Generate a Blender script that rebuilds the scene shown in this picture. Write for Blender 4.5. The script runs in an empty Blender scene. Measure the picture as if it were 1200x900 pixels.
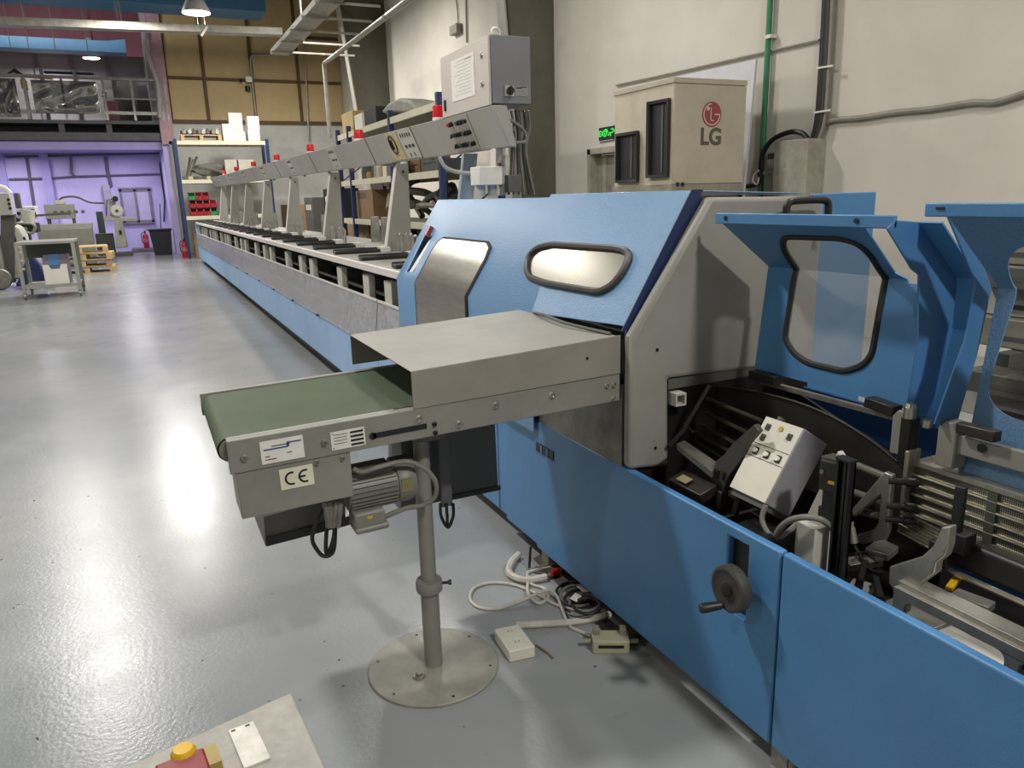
import bpy, bmesh, math, random
from mathutils import Vector, Matrix
from mathutils.geometry import tessellate_polygon
random.seed(7)
SC = bpy.context.scene
COL = SC.collection
PI = math.pi

# ---------------------------------------------------------------- camera
F = 886.0
CAM = Vector((0, 0, 1.6))
_v1 = Vector((-440, -210, F)); _dn = Vector((100, 3550, F)).normalized()
_Y = _v1.normalized(); _Y = (_Y - _dn * _Y.dot(_dn)).normalized()
_X = _dn.cross(_Y) * -1.0
if _X.x < 0: _X = -_X
_Z = -_dn
R3 = Matrix((_X, _Y, _Z))            # camera axes (right, down, forward) -> world
cd = bpy.data.cameras.new('camera'); cam = bpy.data.objects.new('camera', cd); COL.objects.link(cam)
_r = R3 @ Vector((1, 0, 0)); _u = R3 @ Vector((0, -1, 0)); _b = R3 @ Vector((0, 0, -1))
cam.matrix_world = Matrix(((_r.x, _u.x, _b.x, CAM.x), (_r.y, _u.y, _b.y, CAM.y), (_r.z, _u.z, _b.z, CAM.z), (0, 0, 0, 1)))
cd.sensor_width = 36; cd.lens = F / 1200 * 36; cd.clip_start = 0.05; cd.clip_end = 200
SC.camera = cam

# survey helpers: the point of a sight line (a direction measured in the photo) on a known plane
def ray(px, py): return R3 @ Vector((px - 600, py - 450, F))
def ax(px, py, c): d = ray(px, py); return CAM + d * ((c - CAM.x) / d.x)
def ay(px, py, c): d = ray(px, py); return CAM + d * ((c - CAM.y) / d.y)
def az(px, py, c): d = ray(px, py); return CAM + d * ((c - CAM.z) / d.z)
def apl(px, py, p, n):
    d = ray(px, py); return CAM + d * ((Vector(p) - CAM).dot(n) / d.dot(n))
V = Vector

# ---------------------------------------------------------------- materials
def lin(c):
    if isinstance(c, str):
        c = c.lstrip('#'); c = [int(c[i:i + 2], 16) / 255 for i in (0, 2, 4)]
    return [(x / 12.92 if x <= .04045 else ((x + .055) / 1.055) ** 2.4) for x in c]
_mats = {}
def M(name, col='#808080', rough=.5, metal=0., var=.12, scale=5., bump=0., bscale=150., spec=.5, emit=0., alpha=1., trans=0., col2=None, thr=(.35, .7), aniso=None, rvar=0.):
    if name in _mats: return _mats[name]
    m = bpy.data.materials.new(name); m.use_nodes = True; nt = m.node_tree; N = nt.nodes; L = nt.links
    b = N['Principled BSDF']; c = lin(col)
    tc = N.new('ShaderNodeTexCoord')
    src = tc.outputs['Object']
    if aniso:
        mp = N.new('ShaderNodeMapping'); mp.inputs['Scale'].default_value = aniso; L.new(src, mp.inputs['Vector']); src = mp.outputs[0]
    b.inputs['Base Color'].default_value = (*c, 1)
    if var > 0 or col2:
        nz = N.new('ShaderNodeTexNoise'); nz.inputs['Scale'].default_value = scale; nz.inputs['Detail'].default_value = 6; nz.inputs['Roughness'].default_value = .65
        L.new(src, nz.inputs['Vector'])
        cr = N.new('ShaderNodeValToRGB'); L.new(nz.outputs['Fac'], cr.inputs['Fac'])
        c2 = lin(col2) if col2 else [x * (1 - var * 2) for x in c]
        c1 = c if col2 else [min(1, x * (1 + var * .6)) for x in c]
        cr.color_ramp.elements[0].position = thr[0]; cr.color_ramp.elements[0].color = (*c2, 1)
        cr.color_ramp.elements[1].position = thr[1]; cr.color_ramp.elements[1].color = (*c1, 1)
        L.new(cr.outputs['Color'], b.inputs['Base Color'])
        if rvar:
            mr = N.new('ShaderNodeMapRange'); L.new(nz.outputs['Fac'], mr.inputs['Value'])
            mr.inputs['From Min'].default_value = .3; mr.inputs['From Max'].default_value = .7
            mr.inputs['To Min'].default_value = rough - rvar; mr.inputs['To Max'].default_value = rough + rvar
            L.new(mr.outputs[0], b.inputs['Roughness'])
    b.inputs['Roughness'].default_value = rough; b.inputs['Metallic'].default_value = metal
    b.inputs['Specular IOR Level'].default_value = spec
    if bump > 0:
        n2 = N.new('ShaderNodeTexNoise'); n2.inputs['Scale'].default_value = bscale; n2.inputs['Detail'].default_value = 3
        L.new(src, n2.inputs['Vector'])
        bp = N.new('ShaderNodeBump'); bp.inputs['Strength'].default_value = bump; bp.inputs['Distance'].default_value = .002
        L.new(n2.outputs['Fac'], bp.inputs['Height']); L.new(bp.outputs[0], b.inputs['Normal'])
    if emit: b.inputs['Emission Color'].default_value = (*c, 1); b.inputs['Emission Strength'].default_value = emit
    if trans: b.inputs['Transmission Weight'].default_value = trans; b.inputs['IOR'].default_value = 1.1
    if alpha < 1: b.inputs['Alpha'].default_value = alpha
    _mats[name] = m
    return m

# ---------------------------------------------------------------- mesh builder
def smooth_path(pts, n=6):
    pts = [V(p) for p in pts]
    if len(pts) < 3: return pts
    out = []
    for i in range(len(pts) - 1):
        p0 = pts[max(i - 1, 0)]; p1 = pts[i]; p2 = pts[i + 1]; p3 = pts[min(i + 2, len(pts) - 1)]
        for k in range(n):
            t = k / n
            out.append(.5 * ((2 * p1) + (p2 - p0) * t + (2 * p0 - 5 * p1 + 4 * p2 - p3) * t * t + (3 * p1 - p0 - 3 * p2 + p3) * t ** 3))
    out.append(pts[-1]); return out
def rrect(x0, x1, y0, y1, r, n=5):
    out = []
    for cx, cy, a in ((x1 - r, y1 - r, 0), (x0 + r, y1 - r, 90), (x0 + r, y0 + r, 180), (x1 - r, y0 + r, 270)):
        for k in range(n + 1):
            t = math.radians(a + 90 * k / n); out.append((cx + r * math.cos(t), cy + r * math.sin(t)))
    return out
def round_poly(pts, r, n=4):
    """round the corners of a 2D polygon"""
    out = []; L = len(pts)
    for i in range(L):
        p0, p1, p2 = V(pts[i - 1]), V(pts[i]), V(pts[(i + 1) % L])
        a = (p0 - p1); b = (p2 - p1); rr = min(r, a.length * .45, b.length * .45)
        A = p1 + a.normalized() * rr; B = p1 + b.normalized() * rr
        for k in range(n + 1):
            t = k / n; out.append(A * (1 - t) ** 2 + p1 * 2 * t * (1 - t) + B * t * t)
    return [tuple(p) for p in out]
class MB:
    def __init__(s): s.bm = bmesh.new()
    def face(s, pts):
        try: return s.bm.faces.new([s.bm.verts.new(V(p)) for p in pts])
        except ValueError: return None
    def hexa(s, p):
        v = [s.bm.verts.new(V(q)) for q in p]
        for f in ((3, 2, 1, 0), (4, 5, 6, 7), (0, 1, 5, 4), (1, 2, 6, 5), (2, 3, 7, 6), (3, 0, 4, 7)): s.bm.faces.new([v[i] for i in f])
        return s
    def box(s, x0, x1, y0, y1, z0, z1):
        x0, x1 = min(x0, x1), max(x0, x1); y0, y1 = min(y0, y1), max(y0, y1); z0, z1 = min(z0, z1), max(z0, z1)
        return s.hexa([(x0, y0, z0), (x1, y0, z0), (x1, y1, z0), (x0, y1, z0), (x0, y0, z1), (x1, y0, z1), (x1, y1, z1), (x0, y1, z1)])
    def obox(s, c, size, ux=(1, 0, 0), uy=(0, 1, 0), uz=(0, 0, 1)):
        c = V(c); a, b, d = V(ux).normalized() * size[0] / 2, V(uy).normalized() * size[1] / 2, V(uz).normalized() * size[2] / 2
        return s.hexa([c - a - b - d, c + a - b - d, c + a + b - d, c - a + b - d, c - a - b + d, c + a - b + d, c + a + b + d, c - a + b + d])
    def rbox(s, c, size, rz=0, rx=0, ry=0):
        m = Matrix.Rotation(rz, 3, 'Z') @ Matrix.Rotation(ry, 3, 'Y') @ Matrix.Rotation(rx, 3, 'X')
        return s.obox(c, size, m @ V((1, 0, 0)), m @ V((0, 1, 0)), m @ V((0, 0, 1)))
    def prism(s, pts, off):
        off = V(off); a = [s.bm.verts.new(V(p)) for p in pts]; b = [s.bm.verts.new(V(p) + off) for p in pts]; n = len(a)
        s.bm.faces.new(a[::-1]); s.bm.faces.new(b)
        for i in range(n): s.bm.faces.new((a[i], a[(i + 1) % n], b[(i + 1) % n], b[i]))
        return s
    def bar(s, p0, p1, w, h, up=(0, 0, 1)):
        p0, p1 = V(p0), V(p1); d = (p1 - p0); n = d.normalized(); u = V(up); sd = n.cross(u)
        if sd.length < 1e-4: sd = n.cross(V((1, 0, 0)))
        sd.normalize(); u = sd.cross(n)
        return s.obox((p0 + p1) / 2, (d.length, w, h), n, sd, u)
    def tube(s, pts, r, seg=8, sm=6, closed=False):
        P = smooth_path(pts, sm) if sm else [V(p) for p in pts]
        rings = []; prev = None; n = len(P)
        for i, p in enumerate(P):
            if closed: t = P[(i + 1) % n] - P[i - 1]
            else: t = P[min(i + 1, n - 1)] - P[max(i - 1, 0)]
            if t.length < 1e-9: t = V((0, 0, 1))
            t.normalize()
            if prev is None:
                a = t.cross(V((0, 0, 1)))
                if a.length < 1e-3: a = t.cross(V((1, 0, 0)))
            else: a = prev - t * prev.dot(t)
            a.normalize(); prev = a; b = t.cross(a)
            rr = r[i] if isinstance(r, (list, tuple)) else r
            rings.append([s.bm.verts.new(p + (a * math.cos(2 * PI * k / seg) + b * math.sin(2 * PI * k / seg)) * rr) for k in range(seg)])
        for i in range(n if closed else n - 1):
            A, B = rings[i], rings[(i + 1) % n]
            for k in range(seg): s.bm.faces.new((A[k], A[(k + 1) % seg], B[(k + 1) % seg], B[k]))
        if not closed: s.bm.faces.new(rings[0][::-1]); s.bm.faces.new(rings[-1])
        return s
    def cyl(s, p0, p1, r0, r1=None, seg=20):
        p0, p1 = V(p0), V(p1); r1 = r0 if r1 is None else r1
        return s.tube([p0, p1], [r0, r1], seg, 0)
    def lathe(s, prof, o=(0, 0, 0), axis=(0, 0, 1), seg=24):
        o = V(o); t = V(axis).normalized(); a = t.cross(V((0, 0, 1)))
        if a.length < 1e-3: a = V((1, 0, 0))
        a.normalize(); b = t.cross(a); rings = []
        for r, h in prof:
            r = max(r, 1e-4)
            rings.append([s.bm.verts.new(o + t * h + (a * math.cos(2 * PI * k / seg) + b * math.sin(2 * PI * k / seg)) * r) for k in range(seg)])
        for A, B in zip(rings, rings[1:]):
            for k in range(seg): s.bm.faces.new((A[k], A[(k + 1) % seg], B[(k + 1) % seg], B[k]))
        s.bm.faces.new(rings[0][::-1]); s.bm.faces.new(rings[-1]); return s
    def blob(s, c, size, seed=0, jit=.25, sub=2, rz=0):
        rnd = random.Random(seed); r = bmesh.ops.create_icosphere(s.bm, subdivisions=sub, radius=1); m = Matrix.Rotation(rz, 3, 'Z')
        ph = [rnd.uniform(0, 6) for _ in range(6)]
        for v in r['verts']:
            k = 1 + jit * (math.sin(3 * v.co.x + ph[0]) * math.cos(4 * v.co.y + ph[1]) + .5 * math.sin(7 * v.co.z + 5 * v.co.x + ph[2]))
            v.co = V(c) + m @ V((v.co.x * size[0] * k, v.co.y * size[1] * k, v.co.z * size[2] * k))
        return s
    def plate(s, outer, holes, mapf, thick, cuts=()):
        """flat outline with holes, cut at the bends, mapped to 3D and thickened"""
        loops = [[V((p[0], p[1], 0)) for p in l] for l in [outer] + list(holes)]
        tris = tessellate_polygon(loops); flat = [p for l in loops for p in l]
        b = bmesh.new(); vs = [b.verts.new(p) for p in flat]
        for t in tris:
            try: b.faces.new([vs[i] for i in t])
            except ValueError: pass
        for c in cuts: bmesh.ops.bisect_plane(b, geom=b.verts[:] + b.edges[:] + b.faces[:], plane_co=(0, c, 0), plane_no=(0, 1, 0), dist=1e-5)
        for v in b.verts: v.co = mapf(v.co.x, v.co.y)
        bmesh.ops.recalc_face_normals(b, faces=b.faces[:])
        if thick: bmesh.ops.solidify(b, geom=b.faces[:], thickness=thick)
        s.merge(b); return s
    def merge(s, b):
        me = bpy.data.meshes.new('t'); b.to_mesh(me); b.free(); s.bm.from_mesh(me); bpy.data.meshes.remove(me)
    def text(s, body, size, o, xd, yd, extr=.001, align='CENTER', sx=1.0, bold=0):
        cu = bpy.data.curves.new('t', 'FONT'); cu.body = body; cu.size = size; cu.align_x = align; cu.align_y = 'CENTER'; cu.extrude = extr; cu.offset = bold
        ob = bpy.data.objects.new('t', cu); COL.objects.link(ob)
        dg = bpy.context.evaluated_depsgraph_get(); me = bpy.data.meshes.new_from_object(ob.evaluated_get(dg))
        xd = V(xd).normalized(); yd = V(yd).normalized(); zd = xd.cross(yd)
        for v in me.vertices: c = v.co.copy(); v.co = V(o) + xd * c.x * sx + yd * c.y + zd * c.z
        s.bm.from_mesh(me); bpy.data.objects.remove(ob); bpy.data.curves.remove(cu); bpy.data.meshes.remove(me); return s
def wloc(o):
    l = V((0, 0, 0))
    while o: l += o.location; o = o.parent
    return l
def obj(name, mb, mat, parent=None, bevel=0, seg=2, ang=.6, clean=True):
    bm = mb.bm
    if clean: bmesh.ops.recalc_face_normals(bm, faces=bm.faces[:])
    if parent: off = wloc(parent)
    else:
        lo = V((min(v.co.x for v in bm.verts), min(v.co.y for v in bm.verts), min(v.co.z for v in bm.verts)))
        hi = V((max(v.co.x for v in bm.verts), max(v.co.y for v in bm.verts), 0)); off = V(((lo.x + hi.x) / 2, (lo.y + hi.y) / 2, lo.z))
    for v in bm.verts: v.co -= off
    me = bpy.data.meshes.new(name); bm.to_mesh(me); bm.free()
    for p in me.polygons: p.use_smooth = True
    me.set_sharp_from_angle(angle=ang)
    o = bpy.data.objects.new(name, me); COL.objects.link(o)
    me.materials.append(mat)
    if parent: o.parent = parent
    else: o.location = off
    if bevel:
        b = o.modifiers.new('bevel', 'BEVEL'); b.width = bevel; b.segments = seg; b.limit_method = 'ANGLE'; b.angle_limit = .7; b.harden_normals = False
    return o
def tag(o, label, cat, group=None, kind=None):
    o['label'] = label; o['category'] = cat
    if group: o['group'] = group
    if kind: o['kind'] = kind
    return o
def thing(name, label, cat, loc, group=None, kind=None):
    o = bpy.data.objects.new(name, None); o.empty_display_size = .1; COL.objects.link(o); o.location = loc
    return tag(o, label, cat, group, kind)
def struct(name, mb, mat, parent=None, bevel=0):
    o = obj(name, mb, mat, parent, bevel)
    if not parent: o['kind'] = 'structure'
    return o
def dup(root, loc, label=None, group=None, rz=None, scale=None):
    r = root.copy(); COL.objects.link(r); r.location = loc
    if rz is not None: r.rotation_euler = (0, 0, rz)
    if scale: r.scale = scale
    if label: r['label'] = label
    if group: r['group'] = group
    for ch in list(root.children):
        c = ch.copy(); COL.objects.link(c); c.parent = r
        for g in list(ch.children):
            d = g.copy(); COL.objects.link(d); d.parent = c
    return r
def partcopy(o, delta, parent=None):
    c = o.copy(); COL.objects.link(c); c.parent = parent or o.parent; c.location = o.location + V(delta)
    for g in list(o.children):
        d = g.copy(); COL.objects.link(d); d.parent = c
    return c
class Prof:
    """a sheet bent along a line of (x,z) points and running along y"""
    def __init__(s, pts):
        s.p = [V((a, 0, b)) for a, b in pts]; s.s = [0]
        for a, b in zip(s.p, s.p[1:]): s.s.append(s.s[-1] + (b - a).length)
    def at(s, y, t, off=0):
        i = 0
        while i < len(s.p) - 2 and t > s.s[i + 1] + 1e-6: i += 1
        d = (s.p[i + 1] - s.p[i]).normalized(); n = V((-d.z, 0, d.x))
        q = s.p[i] + d * (t - s.s[i])
        # mitre the offset near bends
        if off and i > 0 and abs(t - s.s[i]) < 1e-4:
            d0 = (s.p[i] - s.p[i - 1]).normalized(); n = (n + V((-d0.z, 0, d0.x))).normalized()
        if off and i < len(s.p) - 2 and abs(t - s.s[i + 1]) < 1e-4:
            d0 = (s.p[i + 2] - s.p[i + 1]).normalized(); n = (n + V((-d0.z, 0, d0.x))).normalized()
        return q + V((0, y, 0)) + n * off
    def px(s, px, py, seg=None):
        best = None
        for i in range(len(s.p) - 1):
            if seg is not None and i != seg: continue
            d = s.p[i + 1] - s.p[i]; n = V((-d.z, 0, d.x)).normalized()
            q = apl(px, py, s.p[i], n); t = (q - s.p[i]); t.y = 0; t = t.dot(d.normalized())
            e = max(0, -t, t - d.length)
            if best is None or e < best[0]: best = (e, q.y, s.s[i] + (t if seg is not None else min(max(t, 0), d.length)))
        return best[1:]
    def plate(s, mb, outer, holes=(), thick=.003, off=0):
        return mb.plate(outer, holes, lambda y, t: s.at(y, t, off), thick, s.s[1:-1])
# ---------------------------------------------------------------- palette
PAINT_BLUE = M('blue_paint', '#4a80b1', rough=.36, var=.05, scale=3, bump=.4, bscale=330)
PAINT_BLUE_SHEEN = M('blue_hammered_paint', '#648db4', rough=.33, var=.10, scale=260, bump=1.0, bscale=150)
PAINT_BLUE_PALE = M('pale_blue_paint', '#6f9cc8', rough=.45, var=.06)
GREY_PAINT = M('grey_paint', '#8a8982', rough=.5, var=.06, scale=4, bump=.15, bscale=300)
GREY_DARK = M('dark_grey_paint', '#55554f', rough=.55, var=.1)
GREY_LIGHT = M('light_grey_paint', '#b3b1a8', rough=.5, var=.06)
GREY_SPECK = M('speckled_grey_paint', '#c2bab2', rough=.45, var=.1, scale=120)
ALU = M('cast_aluminium', '#a8a69c', rough=.42, metal=.7, var=.15, scale=10)
STEEL = M('brushed_steel', '#b8b4a8', rough=.28, metal=.9, var=.1, scale=6, aniso=(1, 1, 8))
STEEL_DULL = M('dull_steel', '#8f8d84', rough=.45, metal=.6, var=.2, scale=8)
BLACK = M('black_plastic', '#171717', rough=.45, var=.1)
RUBBER = M('black_rubber', '#1d1d1d', rough=.6, var=.05)
DARK = M('oily_black_metal', '#16140f', rough=.5, var=.2, scale=9)
DARK_BROWN = M('oily_brown_metal', '#2a241d', rough=.4, var=.2, scale=7)
WHITE_PL = M('white_plastic', '#d9d6cc', rough=.45, var=.04)
WHITE_PAPER = M('white_paper', '#dcd9d2', rough=.8, var=.04, scale=30)
PRINT = M('black_print', '#15151a', rough=.6, var=0)
PRINT_BLUE = M('blue_print', '#26407e', rough=.6, var=0)
RED_PL = M('red_plastic', '#b51d20', rough=.35, var=.05)
RED_LENS = M('red_lens', '#c21a22', rough=.25, var=.04, emit=.08)
GREEN_PL = M('green_plastic', '#1f8a4c', rough=.5, var=.05)
NAVY = M('navy_paint', '#1b2b55', rough=.45, var=.08)
CARD = M('brown_cardboard', '#8f7350', rough=.85, var=.1)
WOOD = M('pallet_wood', '#cdb183', rough=.8, var=.25, scale=8, aniso=(1, 8, 8))
GALV = M('galvanised_steel', '#9d9d96', rough=.4, metal=.6, var=.18, scale=12)
YELLOW = M('yellow_paint', '#c9a017', rough=.5, var=.1)
CABLE_W = M('white_cable', '#bdb9ae', rough=.5, var=.12, scale=20)
CABLE_G = M('grey_cable', '#77766e', rough=.55, var=.1, scale=20)
CABLE_K = M('black_cable', '#1a1a1a', rough=.5, var=.1)

# ---------------------------------------------------------------- the hall
YB = 28.0; XW = 7.0; H = 9.0; YN = -7.0; XL = -10.0
def floor_material():
    m = bpy.data.materials.new('painted_concrete_floor'); m.use_nodes = True; nt = m.node_tree; N = nt.nodes; L = nt.links; b = N['Principled BSDF']
    tc = N.new('ShaderNodeTexCoord')
    def noise(sc, det=6, ro=.6):
        n = N.new('ShaderNodeTexNoise'); n.inputs['Scale'].default_value = sc; n.inputs['Detail'].default_value = det; n.inputs['Roughness'].default_value = ro; L.new(tc.outputs['Object'], n.inputs['Vector']); return n
    a = noise(.5, 5); r = N.new('ShaderNodeValToRGB'); L.new(a.outputs['Fac'], r.inputs['Fac'])
    r.color_ramp.elements[0].position = .35; r.color_ramp.elements[0].color = (*lin('#7d8183'), 1)
    r.color_ramp.elements[1].position = .68; r.color_ramp.elements[1].color = (*lin('#919392'), 1)
    w = noise(2.2, 10, .72); r2 = N.new('ShaderNodeValToRGB'); L.new(w.outputs['Fac'], r2.inputs['Fac'])
    r2.color_ramp.elements[0].position = .62; r2.color_ramp.elements[0].color = (0, 0, 0, 1); r2.color_ramp.elements[1].position = .78; r2.color_ramp.elements[1].color = (1, 1, 1, 1)
    mx = N.new('ShaderNodeMix'); mx.data_type = 'RGBA'; L.new(r2.outputs['Color'], mx.inputs['Factor']); L.new(r.outputs['Color'], mx.inputs['A']); mx.inputs['B'].default_value = (*lin('#747369'), 1)
    # small dark specks and chips
    vo = noise(26, 3, .5); r3 = N.new('ShaderNodeValToRGB'); L.new(vo.outputs['Fac'], r3.inputs['Fac'])
    r3.color_ramp.elements[0].position = .735; r3.color_ramp.elements[0].color = (0, 0, 0, 1); r3.color_ramp.elements[1].position = .76; r3.color_ramp.elements[1].color = (1, 1, 1, 1)
    mx2 = N.new('ShaderNodeMix'); mx2.data_type = 'RGBA'; L.new(r3.outputs['Color'], mx2.inputs['Factor']); L.new(mx.outputs['Result'], mx2.inputs['A']); mx2.inputs['B'].default_value = (*lin('#3c3b38'), 1)
    L.new(mx2.outputs['Result'], b.inputs['Base Color'])
    rg = noise(3.5, 8, .7); mr = N.new('ShaderNodeMapRange'); L.new(rg.outputs['Fac'], mr.inputs['Value']); mr.inputs['From Min'].default_value = .3; mr.inputs['From Max'].default_value = .7; mr.inputs['To Min'].default_value = .18; mr.inputs['To Max'].default_value = .27
    L.new(mr.outputs[0], b.inputs['Roughness'])
    bn = noise(60, 4, .6); bp = N.new('ShaderNodeBump'); bp.inputs['Strength'].default_value = .25; bp.inputs['Distance'].default_value = .004; L.new(bn.outputs['Fac'], bp.inputs['Height']); L.new(bp.outputs[0], b.inputs['Normal'])
    b.inputs['Specular IOR Level'].default_value = .4
    return m
struct('floor', MB().box(XL, XW, YN, 31.6, -.1, 0), floor_material())
WALL_M = M('off_white_plaster', '#cdc8bd', rough=.8, var=.04, scale=1.2, bump=.1, bscale=40)
WALL_G = M('pale_grey_block', '#b9b9b4', rough=.85, var=.06, scale=2)
LILAC = M('lilac_wall_paint', '#bbb2e2', rough=.7, var=.05, scale=2)
LILAC_D = M('lilac_trim_paint', '#a096cf', rough=.7, var=.05, scale=2)
TAN = M('tan_board', '#bda67a', rough=.75, var=.06, scale=1)
TAN_D = M('brown_batten', '#5d4428', rough=.7, var=.1)
MAROON = M('maroon_paint', '#9a6270', rough=.7, var=.06)
PINK = M('dusty_pink_paint', '#b3929a', rough=.7, var=.06)
COLUMN_M = M('grey_green_steel', '#5d594c', rough=.6, var=.1, scale=2)
COLUMN_L = M('light_flange_paint', '#9b978c', rough=.6, var=.1, scale=2)
MEZZ_M = M('dark_grey_steel', '#55555a', rough=.6, var=.12)
MEZZ_WALL = M('lilac_grey_panel', '#bdb8bf', rough=.75, var=.14, scale=1.5, aniso=(.4, 1, 3))
CEIL_M = M('ceiling_sheet', '#5c5b58', rough=.8, var=.05)
# right wall with the doorway left open
dx0 = ax(718, 172, XW).y; dy1 = ax(692, 172, XW).y; dz = 2.25
w = MB(); w.box(XW, XW + .2, YN, dx0 - .5, 0, H); w.box(XW, XW + .2, dy1, YB, 0, H); w.box(XW, XW + .2, dx0 - .5, dy1, dz, H)
struct('wall_right', w, WALL_M)
d = struct('door_1', MB().box(XW + .12, XW + .17, dx0 - .45, dy1 - .05, 0, dz - .05), M('grey_door_paint', '#8f8b7c', rough=.6))
fr = MB()
for (a, b_) in ((dx0 - .55, dx0 - .47), (dy1 - .03, dy1 + .06)): fr.box(XW - .03, XW + .2, a, b_, 0, dz + .06)
fr.box(XW - .03, XW + .2, dx0 - .55, dy1 + .06, dz - .02, dz + .07)
struct('door_frame', fr, M('door_frame_paint', '#a5a08f', rough=.6), d)
mid = MB().box(XW + .1, XW + .13, (dx0 + dy1) / 2 + .02, (dx0 + dy1) / 2 + .12, 0, dz - .05); struct('door_post', mid, M('door_frame_paint'), d)
# back wall: pale block below, tan boards above
xb = 1.2
struct('wall_back', MB().box(xb, XW, YB, YB + .2, 0, H), WALL_G)
tz = 4.28; g = MB(); g.box(1.42, XW - .02, YB - .04, YB - .001, tz, H)
t1 = struct('trim_1', g, TAN)
g = MB()
for px in (196, 240, 296, 350, 405):
    p = ay(px, 100, YB); g.box(p.x - .05, p.x + .05, YB - .09, YB - .035, tz, H)
for py in (143, 93, 38): 
    z = ay(250, py, YB).z; g.box(1.4, XW - .02, YB - .1, YB - .035, z - .045, z + .045)
struct('batten', g, TAN_D, t1)
# recess under the mezzanine, lilac
YR = 31.5
struct('wall_far', MB().box(XL, 1.2, YR, YR + .2, 0, 3.7), LILAC)
struct('wall_recess', MB().box(1.0, 1.2, YB, YR, 0, 3.7), LILAC)
for i, px in enumerate((58, 6)):
    p = ay(px, 220, YR); struct('trim_%d' % (2 + i), MB().box(p.x - .15, p.x + .12, YR - .15, YR, 0, 3.45), LILAC_D)
# mezzanine edge: channel beams with open bays between
mz = MB(); mz.box(XL, 1.25, YB - .02, YB + .28, 3.62, 3.86); mz.box(XL, 1.25, YB - .02, YB + .28, 4.12, 4.22); mz.box(XL, 1.2, YB + .28, YR, 4.12, 4.2)
for px in (72, 128, 190): x = ay(px, 150, YB).x; mz.box(x - .08, x + .08, YB + .05, YB + .25, 3.86, 4.12)
mz.box(XL, 1.2, YB + 1.2, YB + 1.4, 3.6, 4.12)
struct('trim_4', mz, MEZZ_M)
mz = MB(); mz.box(XL, 1.2, YB + .28, YR, 3.45, 3.55); mz.box(XL, 1.2, YB + .1, YB + .3, 3.35, 3.6); struct('trim_5', mz, LILAC_D)
# upper floor walls
struct('wall_upper', MB().box(XL, 1.0, YR, YR + .2, 3.7, 6.7), MEZZ_WALL)
mb = MB()
for px in (42, 83, 125): x = ay(px, 70, YR).x; mb.box(x - .07, x + .07, YR - .1, YR, 4.2, 6.7)
struct('trim_6', mb, M('lilac_grey_post', '#9a93a0', rough=.7))
struct('wall_maroon', MB().box(XL, 1.1, YR - 1.5, YR - 1.3, 6.45, H), MAROON)
struct('trim_7', MB().box(1.0, 1.38, YB - .12, YB + .4, 3.5, H), PINK)
struct('trim_8', MB().box(.85, 1.0, YB + .4, YR, 4.2, H), MEZZ_WALL)
struct('trim_9', MB().box(1.2, 1.42, YB - .12, YB + .02, 0, 3.6), COLUMN_L)
# portal frame columns along the right wall
def portal(name, pxw, pxi, pyi, pxi2, pyi2):
    y = ax(pxw, 100, XW).y
    p, q = ay(pxi, pyi, y), ay(pxi2, pyi2, y)      # inner flange line
    k = (q.x - p.x) / (q.z - p.z); xa = p.x + k * (0 - p.z); xt = p.x + k * (H - p.z)
    o = struct(name, MB().prism([(xa, y, 0), (XW, y, 0), (XW, y, H), (xt, y, H)], (0, .03, 0)), COLUMN_M)
    f = MB(); f.hexa([(xa - .03, y - .14, 0), (xa, y - .14, 0), (xa, y + .17, 0), (xa - .03, y + .17, 0), (xt - .03, y - .14, H), (xt, y - .14, H), (xt, y + .17, H), (xt - .03, y + .17, H)])
    struct('flange', f, COLUMN_L, o)
    return y
yc1 = portal('trim_10', 650, 603, 180, 588, 0)
yc2 = portal('trim_11', 456, 418, 130, 396, 0)
struct('wall_left', MB().box(XL - .2, XL, YN, YR, 0, H), WALL_M)
struct('wall_front', MB().box(XL, XW, YN - .2, YN, 0, H), WALL_M)
struct('ceiling', MB().box(XL, XW, YN, YR, H, H + .2), CEIL_M)
# ================================================================ the blue binding machine
XF = 1.41
bm_ = thing('binding_machine', 'long blue and grey industrial binding machine with raised guard covers along the right', 'machine', (XF + .4, 2.0, 0))
B = bm_
# ---- lower front panels
Z0, Z1 = .075, .668
def panel(y0, y1, x=XF, z1=Z1, z0=Z0, name='front_panel', lip=True):
    m = MB(); m.box(x, x + .028, y0, y1, z0, z1)
    return obj(name, m, PAINT_BLUE, B, .008, 3)
ys = ax(916, 645, XF).y
# the panel with the slot for the hand wheel is cut out
hw0 = ax(855, 628, XF); hw1 = ax(873, 690, XF)
ya, yb = hw1.y - .005, hw0.y + .005; za, zb = .40, hw0.z
m = MB()
m.plate([(ys + .003, Z0), (2.76, Z0), (2.76, Z1), (ys + .003, Z1)], [[(ya, za), (yb, za), (yb, zb), (ya, zb)]], lambda y, z: V((XF, y, z)), 0)
ret = bmesh.ops.solidify(m.bm, geom=m.bm.faces[:], thickness=-.028)
obj('front_panel', m, PAINT_BLUE, B, .006, 2)
panel(-.9, ys - .003)
mm = MB(); mm.box(XF + .025, XF + .2, ya - .02, yb + .02, za - .02, zb + .02); obj('slot_recess', mm, BLACK, B)
# narrow panels further left, set back a little
panel(2.763, 3.10, XF + .012, Z1); panel(3.104, 3.21, XF + .03, Z1, name='front_panel'); panel(3.214, 4.6, XF + .03, Z1)
# vent slot
p0, p1 = ax(629, 531, XF), ax(649, 550, XF)
obj('vent_slot', MB().box(XF - .004, XF + .001, p1.y, p0.y, .535, .575), BLACK, B)
for k in (0.33, .66):
    e = MB(); e.box(XF - .006, XF, p1.y + (p0.y - p1.y) * k - .006, p1.y + (p0.y - p1.y) * k + .006, .537, .573); obj('vent_bar', e, PAINT_BLUE, B)

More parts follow.
